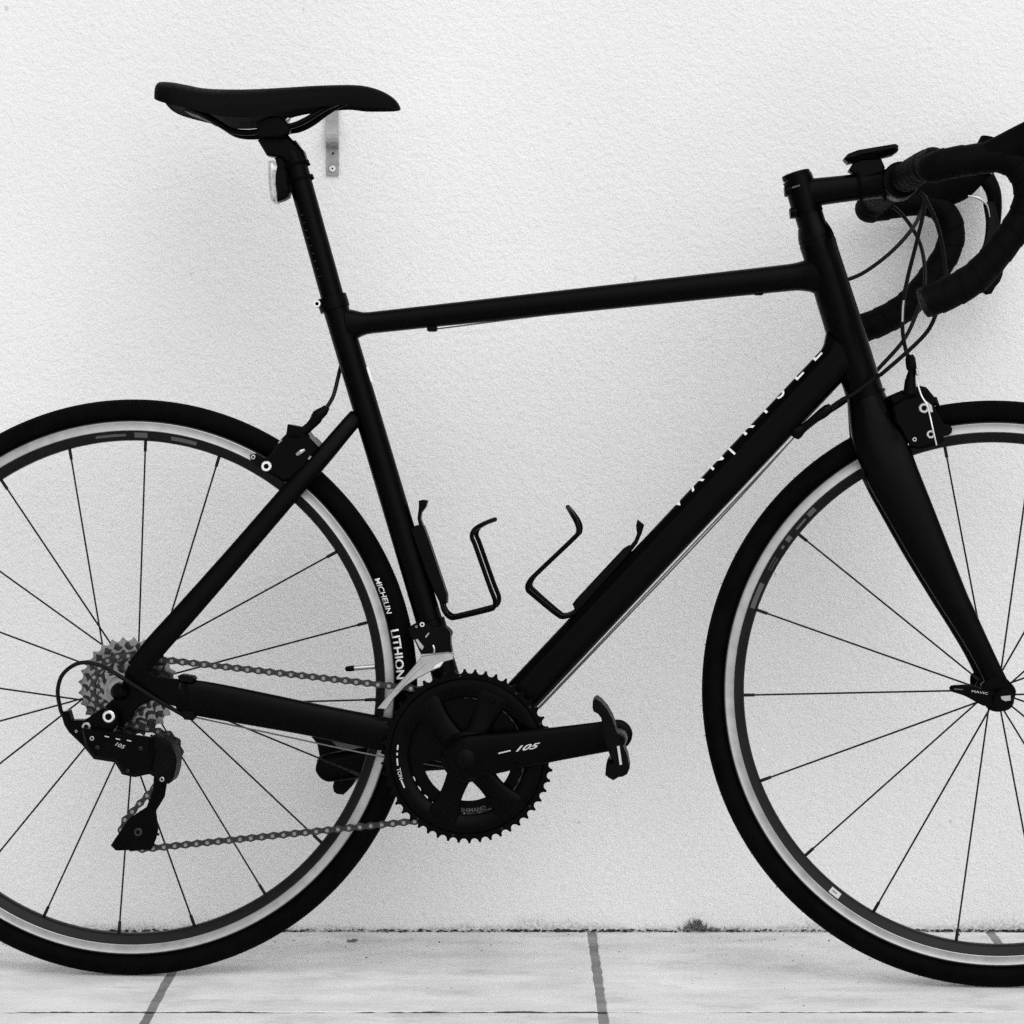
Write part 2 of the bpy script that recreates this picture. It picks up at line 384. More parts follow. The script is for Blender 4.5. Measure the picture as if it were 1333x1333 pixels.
# chipped hollow filled with mortar crumbs next to the tuft, and loose bits on the slabs
def ground(px, py):
    d = CAMZ * F / (py - HY); return V((px - CX) / F * d, d, 0)
for (px, py, r, lab) in [(460, 1225, 0.0062, 'flat grey pebble on the slab near the wall, by the rear wheel'), (477, 1247, 0.0016, 'tiny dark crumb on the slab in front of the flat grey pebble'),
                         (572, 1227, 0.0015, 'tiny dark crumb on the slab right of the grey pebble, near the wall'), (1079, 1225, 0.0018, 'small dark crumb on the slab behind the front tyre'), (1248, 1217, 0.0018, 'dark crumb seen through the front wheel near the wall')]:
    q = ground(px, py); g_ = G()
    if r > 0.005:
        for k in range(5): g_.add(crumb((q.x + rr.uniform(-.004, .004), q.y + rr.uniform(-.006, .006), 0.0012), r * rr.uniform(0.5, 0.8), 0.25))
    else: g_.add(crumb((q.x, q.y, r * 0.4), r, 0.6))
    tag(g_.build('pebble' if r > 0.005 else 'crumb', 'moss' if r > 0.005 else 'dirt', smooth=False), lab, 'pebble' if r > 0.005 else 'crumb', None if r > 0.005 else 'crumbs on the slabs')

# ------------------------------------------------------------------ metal bracket screwed to the wall behind the saddle
br = bpy.data.objects.new('wall_bracket', None); C.objects.link(br); br.location = wallpx(432.5, 226, WALLY)
tag(br, 'grey metal strap bracket screwed to the wall under the saddle nose', 'bracket')
def wp(px, py, out): q = wallpx(px, py, WALLY - out); return V(q.x, WALLY - out, q.z) - br.location
def strap(path, th=0.0022, x0=425.0, x1=441.0):
    a = [wp(x0, py, o) for py, o in path]; wd = wp(x1, path[0][0], path[0][1]).x - a[0].x
    rings = []
    for i, p in enumerate(a):
        t = (a[min(i + 1, len(a) - 1)] - a[max(0, i - 1)]).normalized(); nn = V(1, 0, 0).cross(t)
        rings.append([p, p + V(wd, 0, 0), p + V(wd, 0, 0) + nn * th, p + nn * th])
    return loops(rings)
mesh_obj('base_plate', *strap([(228.5, 0.0008), (205, 0.0008), (189, 0.0008)]), 'galv', br, ang=25)
mesh_obj('hook', *strap([(191, 0.003), (188.5, 0.008), (186.5, 0.013), (184, 0.0155), (180, 0.0158), (178, 0.013), (176.5, 0.008), (172, 0.006), (160, 0.005), (140, 0.005), (122, 0.005)], x0=424.3, x1=440.6), 'galv', br, ang=25)
bolt(wp(432.8, 219.5, 0.003), 0.0042, 0.0025, 'screw', br, 'chrome', recess=.28)
mesh_obj('hole_shade_disc', *axis_lathe([(0.0016, 0), (0.0016, 0.0006)], wp(433.5, 199.8, 0.0030), V(0, -1, 0), 10), 'dirt', br)  # flat dark disc, the shade of a hole put in as colour

# ------------------------------------------------------------------ the bicycle
bike = bpy.data.objects.new('road_bicycle', None); C.objects.link(bike); bike.matrix_world = M
tag(bike, 'black road bicycle standing on pale paving against a white wall', 'bicycle')

BB = P(609, 977, 0.0); BB.y = 0
# --- frame
frame = mesh_obj('frame', *lathe([(0.0001, -0.034), (0.0205, -0.034), (0.0225, -0.032), (0.0225, 0.032), (0.0205, 0.034), (0.0001, 0.034)], BB, 40), 'paint', bike)
for o0 in (-.067, .061):     # dropouts
    mesh_obj('dropout', *extr([(161, 884), (166, 868), (184, 864), (200, 880), (230, 884), (244, 892), (244, 916), (222, 918), (196, 912), (176, 924), (160, 945), (140, 946), (131, 930), (140, 916), (156, 902), (160, 886)], o0, o0 + .006, .001, at=o0, rnd=2), 'paint', frame)
ht0, ht1 = P(1063, 312, 0), P(1129, 523, 0)
tube = lambda st, **k: tube2(st, **k)
mesh_obj('head_tube', *tube2([(ht0, 0.0205, 0.0205), (ht0.lerp(ht1, 0.02), 0.0215, 0.0215), (ht0.lerp(ht1, 0.08), 0.0212, 0.0212), (ht0.lerp(ht1, 0.5), 0.0222, 0.0222), (ht0.lerp(ht1, 0.93), 0.0222, 0.0222), (ht0.lerp(ht1, 1.0), 0.0215, 0.0215)], n=40, smooth=0), 'paint', frame)
st0, st1 = P(433.5, 389, 0), P(607, 970, 0)
mesh_obj('seat_tube', *tube2([(st0.lerp(st1, t), r, r) for t, r in ((0, .0153), (.3, .0153), (.7, .0155), (1, .0165))], n=36, smooth=0), 'paint', frame)
tt0, tt1 = P(452, 423.5, 0), P(1068, 357, 0)
def tts(t, a, b): return (tt0.lerp(tt1, t), a, b)
mesh_obj('top_tube', *tube2([tts(0, .0195, .0150), tts(.015, .0175, .0148), tts(.023, .0160, .0145), tts(.03, .0145, .0142), tts(.038, .0133, .0140), tts(.05, .0128, .0138), tts(.2, .0132, .0138), tts(.5, .0142, .0142), tts(.8, .0152, .0150), tts(.935, .0158, .0156), tts(.95, .0163, .0158), tts(.962, .0173, .0163), tts(.973, .0190, .017), tts(.985, .0222, .018), tts(1, .028, .019)], e=2.4, n=36, smooth=0), 'paint', frame)
# down tube: flat-sided with a chamfered top, profile turned by arc so print can follow it
dt0, dt1 = P(1101, 456.7, 0), P(620, 969, 0)
SECD = [(1, 0), (1, .45), (.93, .68), (.62, .95), (.5, 1), (0, 1), (-.5, 1), (-.8, .9), (-.96, .6), (-1, .3), (-1, 0)]
SECD = SECD + [(u, -v) for u, v in reversed(SECD[1:-1])]
SECD = [(q[0], q[1]) for q in catmull(SECD + [SECD[0]], 3)[:-1]]
HD, WD = 0.0215, 0.0200
mesh_obj('down_tube', *tube2([(dt0.lerp(dt1, t), a, b) for t, a, b in ((0, .031, .0200), (.010, .0272, .020), (.018, .0240, .020), (.025, .0222, .0200), (.031, HD, WD), (.9, HD, WD), (1, .0215, .0215))], section=SECD, smooth=0), 'paint', frame, ang=50)
for sg in (-1, 1):
    a = [P(x, y, sg * o) for x, y, o in ((232, 905, .062), (262, 909.5, .058), (330, 922, .052), (400, 935.5, .046), (464, 948.5, .038), (540, 963, .030), (606, 976, .022))]
    hs = [.0185, .0205, .0200, .0190, .0195, .0195, .020]; ds = [.006, .007, .009, .010, .010, .010, .011]
    if sg > 0: hs = [h * .85 for h in hs]
    mesh_obj('chain_stay', *tube2(list(zip(a, hs, ds)), e=2.8, n=28, smooth=4), 'paint', frame)
    a = [P(x, y, sg * o) for x, y, o in ((463, 544, .003), (453, 555, .012), (420, 594, .026), (380, 639, .035), (304, 727, .047), (237, 803, .058), (202, 842, .062), (178, 872, .064))]
    hs = [.0100, .0100, .0108, .0118, .0124, .0132, .0135, .0130]; ds = [.008, .008, .008, .008, .008, .007, .006, .004]
    if sg > 0: hs = [h * .85 for h in hs]
    mesh_obj('seat_stay', *tube2(list(zip(a, hs, ds)), e=2.6, n=24, smooth=4), 'paint', frame)
mesh_obj('stay_guard', *extr([(231, 880), (236, 878), (251, 880.5), (254, 884), (250, 890), (233, 887)], -.070, -.052, .0012), 'plastic', frame)
# print on the frame
tdir = (dt0 - dt1).normalized(); bdir = V(0, 1, 0); bdir = (bdir - tdir * bdir.dot(tdir)).normalized(); ndir = tdir.cross(V(0, 1, 0)) * -1
if ndir.z < 0: ndir = -ndir
half = [V(u * HD, -v * WD) for u, v in catmull([(0.2, 1), (.5, 1), (.62, .95), (.93, .68), (1, .45), (1, 0), (1, -.45), (.93, -.68)], 10)]
arc = [0.0]
for a_, b_ in zip(half, half[1:]): arc.append(arc[-1] + (b_ - a_).length)
def on_down(u, v):
    s = max(0, min(arc[-1] - 1e-6, v))
    i = max(k for k in range(len(arc) - 1) if arc[k] <= s); t = (s - arc[i]) / (arc[i + 1] - arc[i])
    a_, b_ = half[i], half[i + 1]; q = a_.lerp(b_, t); nn = V(-(b_ - a_).y, (b_ - a_).x).normalized()
    if nn.dot(q) < 0: nn = -nn
    q = q + nn * 0.00035
    return dt1 + tdir * u + ndir * q.x + bdir * q.y
def u_at(px, py): return (P(px, py, -WD) - dt1).dot(tdir)
for ch, (px, py) in zip('VAN|RYSEL', [(884, 655), (908, 631), (932, 604), (956, 581), (974, 558), (997, 534), (1018, 510), (1041, 486), (1065, 461)]):
    u0 = u_at(px, py)
    text(ch, 0.030, lambda u, v, u0=u0: on_down(u0 - 0.010 + u * 1.0, 0.0146 + v), 'white', frame, 'lettering', cuts=3, bold=0.0001)
sdir = (P(464, 948.5, -.05) - P(262, 909.5, -.06)); sdir.y = 0; sdir.normalize()
p0 = P(232, 894.5, -.0705)
text('permanent', 0.0088, lambda u, v: V(p0.x + sdir.x * u * 1.25 + v * sdir.z * -1, -.0672 + u * .19, p0.z + sdir.z * u * 1.25 + v * sdir.x), 'dim', frame)
seat_mark = (P(478, 478, -.004), P(484, 497, -.004))
mesh_obj('frame_decal', *tube3([seat_mark[0], seat_mark[1]], 0.0016, 8), 'white', frame)
# seat clamp
ad = (st0 - st1).normalized(); ca = P(434, 395, 0)
sc_ = G(); sc_.add(axis_lathe([(0.0155, -.008), (.0178, -.0075), (.0180, 0), (.0178, .008), (.0145, .009)], ca, ad, 32))
sc_.add(tube3([P(424, 393, -.008), P(416, 395.5, -.008)], [.006, .0055], 12)); sc_.add(tube3([P(424, 393, .008), P(416, 395.5, .008)], [.006, .0055], 12))
clamp = sc_.build('seat_clamp', 'satin', bike)
bolt(P(413, 395.5, -.014), .0046, .003, 'bolt', clamp, 'chrome')
# --- seat post, saddle
sp1 = P(387, 222, 0)
sp = G(); sp.add(tube3([st0, sp1, P(383.5, 206, 0), P(374, 190, 0)], [.0136, .0136, .0134, .012], 32, smooth=5))
sp.add(extr([Z1(555, 300), Z1(640, 290), Z1(690, 345), Z1(752, 405), Z1(770, 460), Z1(690, 470), Z1(650, 440), Z1(585, 428), Z1(543, 358), Z1(575, 340)], -.0125, .0125, .003))
post = sp.build('seat_post', 'satin', bike)
for s_ in (-1, 1): mesh_obj('rail_clamp', *extr([Z1(540, 275), Z1(600, 250), Z1(650, 250), Z1(690, 290), Z1(690, 325), Z1(650, 345), Z1(560, 346), Z1(540, 325)], min(s_ * .013, s_ * .028), max(s_ * .013, s_ * .028), .002), 'satin', post)
bolt(P(*Z1(672, 275), -.006), .004, .006, 'bolt', post, 'silver', V(.6, 0, .8))
for k in range(9): mesh_obj('height_mark', *tube3([P(391.5 + k * 2.9, 280 + k * 10, -.011), P(394.5 + k * 2.9, 279.6 + k * 10, -.0125)], .0002, 5), 'dim', post)
# saddle: lofted shell
T_ = [(78, 150), (84, 128), (100, 108), (125, 103), (180, 107), (250, 120), (320, 133), (420, 136), (550, 131), (700, 121), (820, 113), (950, 109), (1030, 113), (1100, 131), (1150, 156), (1180, 181), (1195, 206)]
Bm = {78: 158, 84: 163, 100: 170, 125: 177, 180: 192, 250: 209, 320: 226, 420: 250, 550: 256, 700: 222, 820: 208, 950: 200, 1030: 209, 1100: 211, 1150: 212, 1180: 213, 1195: 214}
Wd = {78: .030, 84: .042, 100: .055, 125: .062, 180: .069, 250: .071, 320: .070, 420: .064, 550: .048, 700: .033, 820: .026, 950: .0225, 1030: .0215, 1100: .020, 1150: .018, 1180: .014, 1195: .008}
d = catmull([(x, y, Bm[x], Wd[x]) for x, y in T_], 4); rings = []
for x, yt, yb, w_ in d:
    x += 22 * max(0, (140 - x) / 62)
    a = P(*Z1(x, yt), 0.0); zb = P(*Z1(x, yb), -w_).z; rg = []
    for k in range(17):
        th = math.pi * k / 16; c_, s_ = math.cos(th), math.sin(th)
        u = -math.copysign(abs(c_) ** 0.75, c_); h = s_ ** 0.62
        rg.append((a.x, u * w_, zb + (a.z - zb) * h))
    for k in range(1, 8):
        u = 1 - 2 * k / 8.0; rg.append((a.x, u * w_ * 0.93, zb + (a.z - zb) * 0.38 * (1 - u * u) ** 0.5))
    rings.append(rg)
saddle = mesh_obj('saddle', *loops(rings), 'cover', bike, ang=60)
for s_ in (-1, 1):
    rl = [Z1(205, 205), Z1(300, 245), Z1(370, 285), Z1(430, 322), Z1(490, 334), Z1(560, 330), Z1(650, 312), Z1(720, 302), Z1(780, 275), Z1(850, 228), Z1(905, 198), Z1(960, 180)]
    ys = [.032, .030, .026, .023, .022, .022, .022, .022, .021, .017, .012, .009]
    mesh_obj('rail', *tube3([P(a_[0], a_[1], -y_ * 0 ) + V(0, s_ * y_, 0) for a_, y_ in zip(rl, ys)], .0036, 12), 'satin', saddle)
mesh_obj('saddle_tail_clip', *extr([Z1(195, 196), Z1(260, 220), Z1(325, 250), Z1(322, 272), Z1(270, 246), Z1(205, 222)], -.030, .030, .002), 'plastic', saddle)
# tail light
tl = mesh_obj('tail_light', *extr([ZT(255, 620), ZT(330, 600), ZT(380, 640), ZT(420, 800), ZT(450, 1010), ZT(430, 1100), ZT(380, 1135), ZT(300, 1162), ZT(285, 1150), ZT(262, 950), ZT(272, 810), ZT(290, 710)], -.012, .012, .003), 'plastic', bike)
mesh_obj('lens', *extr([ZT(176, 680), ZT(200, 655), ZT(255, 655), ZT(288, 715), ZT(270, 810), ZT(268, 950), ZT(290, 1168), ZT(245, 1172), ZT(208, 1140), ZT(190, 1000), ZT(178, 850)], -.0135, .0135, .0035, rnd=2), 'lens', tl)
mesh_obj('lens_glint', *extr([ZT(178, 690), ZT(200, 662), ZT(252, 660), ZT(284, 718), ZT(268, 790), ZT(225, 815), ZT(185, 790)], -.0142, .0142, .004, rnd=2), 'white', tl)  # white piece added as a painted glint at the top of the lens
mesh_obj('bracket_arm', *extr([ZT(380, 760), ZT(470, 740), ZT(530, 1000), ZT(450, 1050), ZT(410, 1000)], -.008, .008, .002), 'plastic', tl)
bolt(P(*ZT(370, 1065), -.012), .004, .002, 'bolt', tl, 'satin')
for a_, b_ in ((ZT(560, 690), ZT(690, 700)), (ZT(610, 880), ZT(740, 870))):
    c_ = P((a_[0] + b_[0]) / 2 - 5, (a_[1] + b_[1]) / 2, 0)
    c_ = sp1 + ad * (c_ - sp1).dot(ad)
    mesh_obj('strap', *axis_lathe([(.0138, -.0018), (.0162, -.0016), (.0166, 0), (.0162, .0016), (.0138, .0018)], c_, ad, 28), 'rubber', tl)
    q = P(b_[0] - 1, b_[1], 0); mesh_obj('strap_hook', *tube3([c_ + V(.012, 0, 0), q, q + V(.0015, 0, .001)], [.002, .0024, .0018], 8), 'rubber', tl)

# --- fork
crown = [P(1127, 516, 0), P(1134, 540, 0), P(1141, 562, 0)]
fk = G(); fk.add(tube2([(crown[0], .0222, .0222), (crown[1], .0255, .0275), (crown[2], .030, .032), (P(1149, 585, 0), .030, .034)], n=36, e=2.3, smooth=4))
fork = fk.build('fork', 'paint', bike)
mesh_obj('crown_race', *axis_lathe([(.0216, -.002), (.0229, -.0018), (.0229, .0018), (.0216, .002)], P(1127.5, 514, 0), (ht1 - ht0), 40), 'satin', frame)
for mir in (False, True):
    a = [P(1127, 516, -.003), P(1135, 543, -.012), P(1142, 565, -.022), P(1150, 588, -.033), P(1164, 622, -.041), P(1186, 668, -.046), P(1210, 718, -.049), P(1240, 778, -.051), P(1252, 800, -.052), P(1275, 843, -.053), P(1290, 873, -.054), P(1301, 896, -.055)]
    hs = [.0215, .0262, .0296, .0305, .0292, .0262, .0225, .0172, .0155, .0128, .0120, .0125]; ds = [.018, .018, .0155, .0125, .0115, .0105, .010, .0095, .009, .008, .006, .004]
    mesh_obj('fork_blade', *tube2(list(zip(a, hs, ds)), n=32, e=2.2, smooth=4), 'paint', fork, mirror=mir)
    mesh_obj('fork_end', *extr([ZH(850, 790), ZH(950, 710), ZH(1080, 690), ZH(1190, 780), ZH(1245, 870), ZH(1215, 980), ZH(1150, 1070), ZH(1060, 1105), ZH(960, 1090), ZH(890, 1030), ZH(850, 900)], -.061, -.053, .0015, rnd=3), 'satin', fork, mirror=mir)

# --- headset spacers, stem, cap
sax = (ht0 - ht1).normalized()
hs_ = G(); hs_.add(axis_lathe([(.0001, 0), (.0212, 0), (.0205, .006), (.0178, .016), (.0165, .018), (.0165, .041), (.0001, .042)], ht0, sax, 36))
headset = hs_.build('headset', 'satin', bike)
stm = G()
c_top = P(1042, 243, 0); c_bot = P(1050, 272, 0)
stm.add(tube3([P(1037.5, 231.5, 0), c_top, P(1052, 278, 0)], .0178, 28, smooth=3))
bc = P(1171, 236.5, 0)                                        # handlebar clamp centre
stm.add(tube2([(P(1046, 252.5, 0), .0175, .016), (P(1075, 248.5, 0), .0160, .0155), (P(1125, 242.5, 0), .0155, .0160), (P(1155, 238.5, 0), .0165, .021), (P(1165, 237, 0), .018, .023)], e=2.6, n=28, smooth=4))
stm.add(lathe([(.0001, -.024), (.0205, -.024), (.0215, -.022), (.0215, .022), (.0205, .024), (.0001, .024)], bc, 32))
stem = stm.build('stem', 'satin', bike)
mesh_obj('top_cap', *axis_lathe([(.0001, -.001), (.0165, -.001), (.0170, .002), (.0165, .0055), (.012, .0065), (.0001, .006)], P(1037.3, 231, 0), sax, 32), 'satin', stem)
bolt(P(1036.3, 226.6, 0), .0045, .002, 'bolt', stem, 'satin', sax)
mesh_obj('cap_print', *extr([(1031, 243.2), (1041, 240.2), (1041.4, 242.2), (1031.4, 245.2)], -.0185, -.0178, .0001), 'grey', stem)
for px, py in ((1022, 249.5), (1029, 278)):
    g_ = G(); 
    for s_ in (-1, 1): g_.add(tube3([P(px + 8, py - 1, 0) + V(0, s_ * .009, 0), P(px - 1, py, 0) + V(0, s_ * .009, 0)], [.0062, .0055], 12))
    g_.build('pinch_bolt', 'satin', stem)
# --- device mount on the stem
dm = mesh_obj('device_mount', *extr([Z2(470, 345), Z2(495, 305), Z2(540, 290), Z2(630, 285), Z2(650, 330), Z2(640, 375), Z2(540, 390)], -.013, .013, .002), 'plastic', bike)
pl = [Z2(448, 285), Z2(470, 262), Z2(520, 243), Z2(700, 213), Z2(717, 220), Z2(718, 245), Z2(690, 265), Z2(610, 285), Z2(540, 290), Z2(470, 308)]
mesh_obj('mount_plate', *extr(pl, -.019, .019, .006), 'plastic', dm)
for x_ in (520, 635):
    a_ = P(*Z2(x_, 400), 0); mesh_obj('strap', *axis_lathe([(.0180, -.002), (.0195, -.002), (.0195, .002), (.0180, .002)], P(*Z2(x_, 418), 0), P(1182, 231.5, 0) - P(1075, 248.5, 0), 24), 'rubber', dm)

# --- handlebar, turned a touch towards the wall: its far half mirrors the near one across the turned plane
NH = V(-.115, 1, -.034).normalized()
def far(v): return [tuple(V(*q) - NH * (2 * (V(*q) - bc).dot(NH))) for q in v]
def half_obj(name, vf, m, mir):
    v, f = vf
    return mesh_obj(name, far(v) if mir else v, f, m, hb)
hb = mesh_obj('handlebar', *tube3([bc + NH * k for k in (-.185, -.06, -.03, .03, .06, .185)], [.0125, .0128, .0156, .0156, .0128, .0125], 24), 'satin', bike)
OBF = lambda px, d=0.0: -.198 + d + .115 * (px - 1205) / 1200
bar = [bc - NH * .034, bc - NH * .060, bc - NH * .120 + V(.001, 0, 0), bc - NH * .162 + V(.005, 0, 0)] + \
      [P(x, y, OBF(x, o)) for x, y, o in ((1213, 218, .010), (1236, 212.5, 0), (1272, 207, 0), (1300, 205, 0), (1322, 214, 0), (1336, 234, 0), (1339, 258, 0), (1330, 285, 0), (1312, 312, 0), (1290, 340, 0), (1267, 363, 0), (1236, 381, 0), (1206, 393, 0))]
rad = [.0172] * 4 + [.0170, .0175, .0172, .0172] + [.0168] * 6 + [.0178, .0180, .0176]
for mir in (False, True):
    half_obj('bar_tape', tube3(bar, rad, 22, smooth=18, mod=lambda s_, k: 0.965 + 0.06 * ((s_ / .021 + k) % 1.0)), 'tape', mir)
    ed = (bar[-1] - bar[-2]).normalized()
    half_obj('bar_end_plug', axis_lathe([(.0170, -.002), (.0172, .001), (.0164, .0045), (.010, .0062), (.0001, .006)], bar[-1], ed, 24), 'plastic', mir)
    ho = [P(x, y, OBF(x)) for x, y in ((1284, 205), (1305, 197), (1328, 188), (1350, 178), (1371, 161), (1390, 136), (1397, 110))]
    half_obj('brake_hood', tube2(list(zip(ho, [.0160, .0182, .0205, .0215, .0190, .0170, .0105], [.0165, .0172, .0178, .0175, .0165, .0155, .0105])), n=24, e=2.3, smooth=5), 'rubber', mir)
    lv = [P(1389, 170, OBF(1389, +.004)), P(1402, 192, OBF(1402)), P(1407, 225, OBF(1407, -.006)), P(1403, 262, OBF(1403, -.010)), P(1391, 300, OBF(1391, -.014)), P(1377, 330, OBF(1377, -.016)), P(1369, 344, OBF(1369, -.016))]
    half_obj('brake_lever', tube2(list(zip(lv, [.011, .0095, .0080, .0072, .0068, .0065, .004], [.007, .007, .006, .005, .005, .005, .003])), n=18, e=2.4, smooth=5), 'satin', mir)
    sh = [P(1391, 208, OBF(1391, +.006)), P(1394, 240, OBF(1394, +.010)), P(1391, 275, OBF(1391, +.014)), P(1383, 305, OBF(1383, +.020)), P(1378, 330, OBF(1378, +.022)), P(1381, 346, OBF(1381, +.020))]
    half_obj('shift_paddle', tube2(list(zip(sh, [.007, .0085, .012, .0185, .0150, .004], [.004] * 6)), n=16, e=2.6, smooth=4), 'plastic', mir)
    half_obj('lever_pivot', tube3([P(1358, 200, OBF(1358, .012)), P(1372, 204, OBF(1372, .014)), P(1384, 214, OBF(1384, .014)), P(1388, 232, OBF(1388, .014))], [.0010, .0018, .0012, .0006], 8), 'silver', mir)
    half_obj('lever_pin', axis_lathe([(.0001, 0), (.0024, 0), (.0024, .004), (.0001, .004)], P(1366, 194, OBF(1366, -.004)), V(0, -1, 0), 12), 'silver', mir)

# --- wheels
def spoke_mesh(name):
    me = bpy.data.meshes.new(name); v, f = tube3([V(0, 0, 0), V(0, 0, 1)], 1.0, 8); me.from_pydata([tuple(q) for q in v], [], f)
    for p in me.polygons: p.use_smooth = True
    me.materials.append(MT['spoke']); return me
SPK = spoke_mesh('spoke')
def rod(name, a, b, r, parent):
    o = bpy.data.objects.new(name, SPK); C.objects.link(o); o.parent = parent
    d = b - a; o.matrix_local = Matrix.Translation(a) @ d.to_track_quat('Z', 'Y').to_matrix().to_4x4() @ Matrix.Diagonal((r, r, d.length, 1)); return o
RT, RM = .3230, .0130
def make_wheel(loc, nsp, a0, hubp, fl, lacing):
    hub = mesh_obj('wheel', *lathe(hubp, (0, 0, 0), 36), 'satin', bike); hub.location = loc
    prof = []
    for k in range(29):
        a = R(-145) + R(290) * k / 28; sq = 1.0 + 0.05 * max(0, math.cos(a)) ** 6
        prof.append((RT + RM * math.cos(a) * (1.0 if math.cos(a) < 0 else 1.0), RM * 0.96 * math.sin(a)))
    prof += [(.3105, .0096), (.3100, 0), (.3105, -.0096)][0:3]
    mesh_obj('tyre', *lathe(prof, n=180, closed=True), 'rubber', hub, ang=60)
    rp = [(.3112, -.0092), (.3112, -.0104), (.3105, -.0108), (.2985, -.0106), (.2978, -.0102), (.2900, -.0078), (.2880, -.0055), (.2874, -.003), (.2874, .003), (.2880, .0055), (.2900, .0078), (.2978, .0102), (.2985, .0106), (.3105, .0108), (.3112, .0104), (.3112, .0092), (.304, .008), (.304, -.008)]
    rim = mesh_obj('rim', *lathe(rp, n=180, closed=True), 'rim', hub, ang=40)
    for s_ in (-1, 1):
        bt = [(.3098, s_ * .01085), (.3089, s_ * .0115), (.3078, s_ * .0111), (.3050, s_ * .01095), (.3008, s_ * .0111), (.2999, s_ * .0114), (.2992, s_ * .01085), (.2992, s_ * .0095), (.3098, s_ * .0095)]
        mesh_obj('brake_track', *lathe(bt, n=180, closed=True), 'track', hub, ang=20)
    for k in range(nsp):
        a = R(a0) + 2 * math.pi * k / nsp; side, tw = lacing(k)
        rm = V(.2876 * math.cos(a), side * .002, .2876 * math.sin(a))
        hp = V(fl * math.cos(a + tw), side * .030 if side > 0 or nsp == 18 else side * .019, fl * math.sin(a + tw))
        d = (hp - rm).normalized()
        rod('spoke', hp, rm + d * .006, .00105, hub); rod('nipple', rm - d * .001, rm + d * .0125, .0019, hub)
    return hub, rim
f_axle = V(1.0026, 0, WR); r_axle = V(0, 0, WR)
hub_f = [(.0001, -.053), (.006, -.053), (.006, -.047), (.011, -.046), (.012, -.038), (.019, -.034), (.019, -.031), (.010, -.027), (.009, 0), (.010, .027), (.019, .031), (.019, .034), (.012, .038), (.011, .046), (.006, .047), (.006, .053), (.0001, .053)]
hub_r = [(.0001, -.063), (.008, -.063), (.008, -.058), (.016, -.057), (.016, -.021), (.024, -.020), (.024, -.016), (.012, -.012), (.012, .025), (.021, .029), (.021, .032), (.012, .036), (.009, .058), (.009, .063), (.0001, .063)]
# angles measured on the photograph, counter-clockwise from the direction of travel
fw, frim = make_wheel(f_axle, 18, 180 + 21.1, hub_f, .018, lambda k: ((-1 if k % 2 == 0 else 1), 0.0))
rw, rrim = make_wheel(r_axle, 20, 87.3, hub_r, .0225, lambda k: ((1, 0.0) if k % 2 == 0 else (-1, R(78) if (k // 2) % 2 == 0 else R(-78))))
# quick release on the front axle
qr = G(); qr.add(extr([ZH(490, 835), ZH(510, 808), ZH(600, 800), ZH(700, 800), ZH(860, 850), ZH(1010, 880), ZH(1130, 880), ZH(1190, 930), ZH(1180, 1000), ZH(1120, 1030), ZH(1000, 1040), ZH(870, 1035), ZH(740, 965), ZH(640, 915), ZH(510, 875)], -.074, -.067, .0015, rnd=2))
cq = P(*ZH(1085, 960), -.066); qr.add(lathe([(.0001, -.012), (.010, -.012), (.0125, -.009), (.0125, .006), (.0001, .006)], cq, 28))
qro = qr.build('quick_release', 'satin', bike)
mesh_obj('axle_nut', *extr([ZH(1070, 925), ZH(1180, 915), ZH(1185, 975), ZH(1120, 985), ZH(1075, 960)], -.0795, -.076, .0004), 'silver', qro)
qa, qb = P(*ZH(735, 880), -.0745), P(*ZH(940, 912), -.0745)
text('MAVIC', .0036, lambda u, v: V(qa.x + (qb - qa).normalized().x * u * 1.75 - (qb - qa).normalized().z * v, -.0743, qa.z + (qb - qa).normalized().z * u * 1.75 + (qb - qa).normalized().x * v), 'pale', qro)
mesh_obj('lever_print', *extr([ZH(540, 838), ZH(640, 845), ZH(640, 858), ZH(540, 852)], -.0745, -.0739, .0001), 'grey', qro)
# front lever nut on the far side
mesh_obj('axle_nut', *lathe([(.0001, .076), (.009, .076), (.010, .072), (.010, .062), (.0001, .062)], f_axle, 20), 'satin', qro)
mesh_obj('axle_nut', *lathe([(.0001, -.082), (.006, -.082), (.0095, -.078), (.0105, -.067), (.0001, -.067)], r_axle, 24), 'satin', rw).location = -r_axle
# valve
va = R(4.9)
vv = G(); vv.add(tube3([V(.287 * math.cos(va), 0, .287 * math.sin(va)), V(.262 * math.cos(va), 0, .262 * math.sin(va))], [.0029, .0029], 12))
valve = vv.build('valve', 'silver', rw)
mesh_obj('valve_cap', *tube3([V(.263 * math.cos(va), 0, .263 * math.sin(va)), V(.261 * math.cos(va), 0, .261 * math.sin(va)), V(.254 * math.cos(va), 0, .254 * math.sin(va)), V(.252 * math.cos(va), 0, .252 * math.sin(va))], [.003, .0034, .003, .001], 12), 'plastic', rw)
sg_ = G()
for a_ in (128, 133, 141, 152, 158.5, 171, 183, 189, 201, 214, 222, 229, 236, 241, 247.5, 255, 262):
    q = V(math.cos(R(a_)), 0, math.sin(R(a_))); yy = V(0, rr.uniform(-.004, .004), 0)
    sg_.add(tube3([q * .3350 + yy, q * (.3362 + rr.uniform(.0006, .0022)) + yy * 1.3], [.0005, .0003], 5))
sp_ = sg_.build('tyre_nubs', 'rubber', fw); sp_['kind'] = 'stuff'
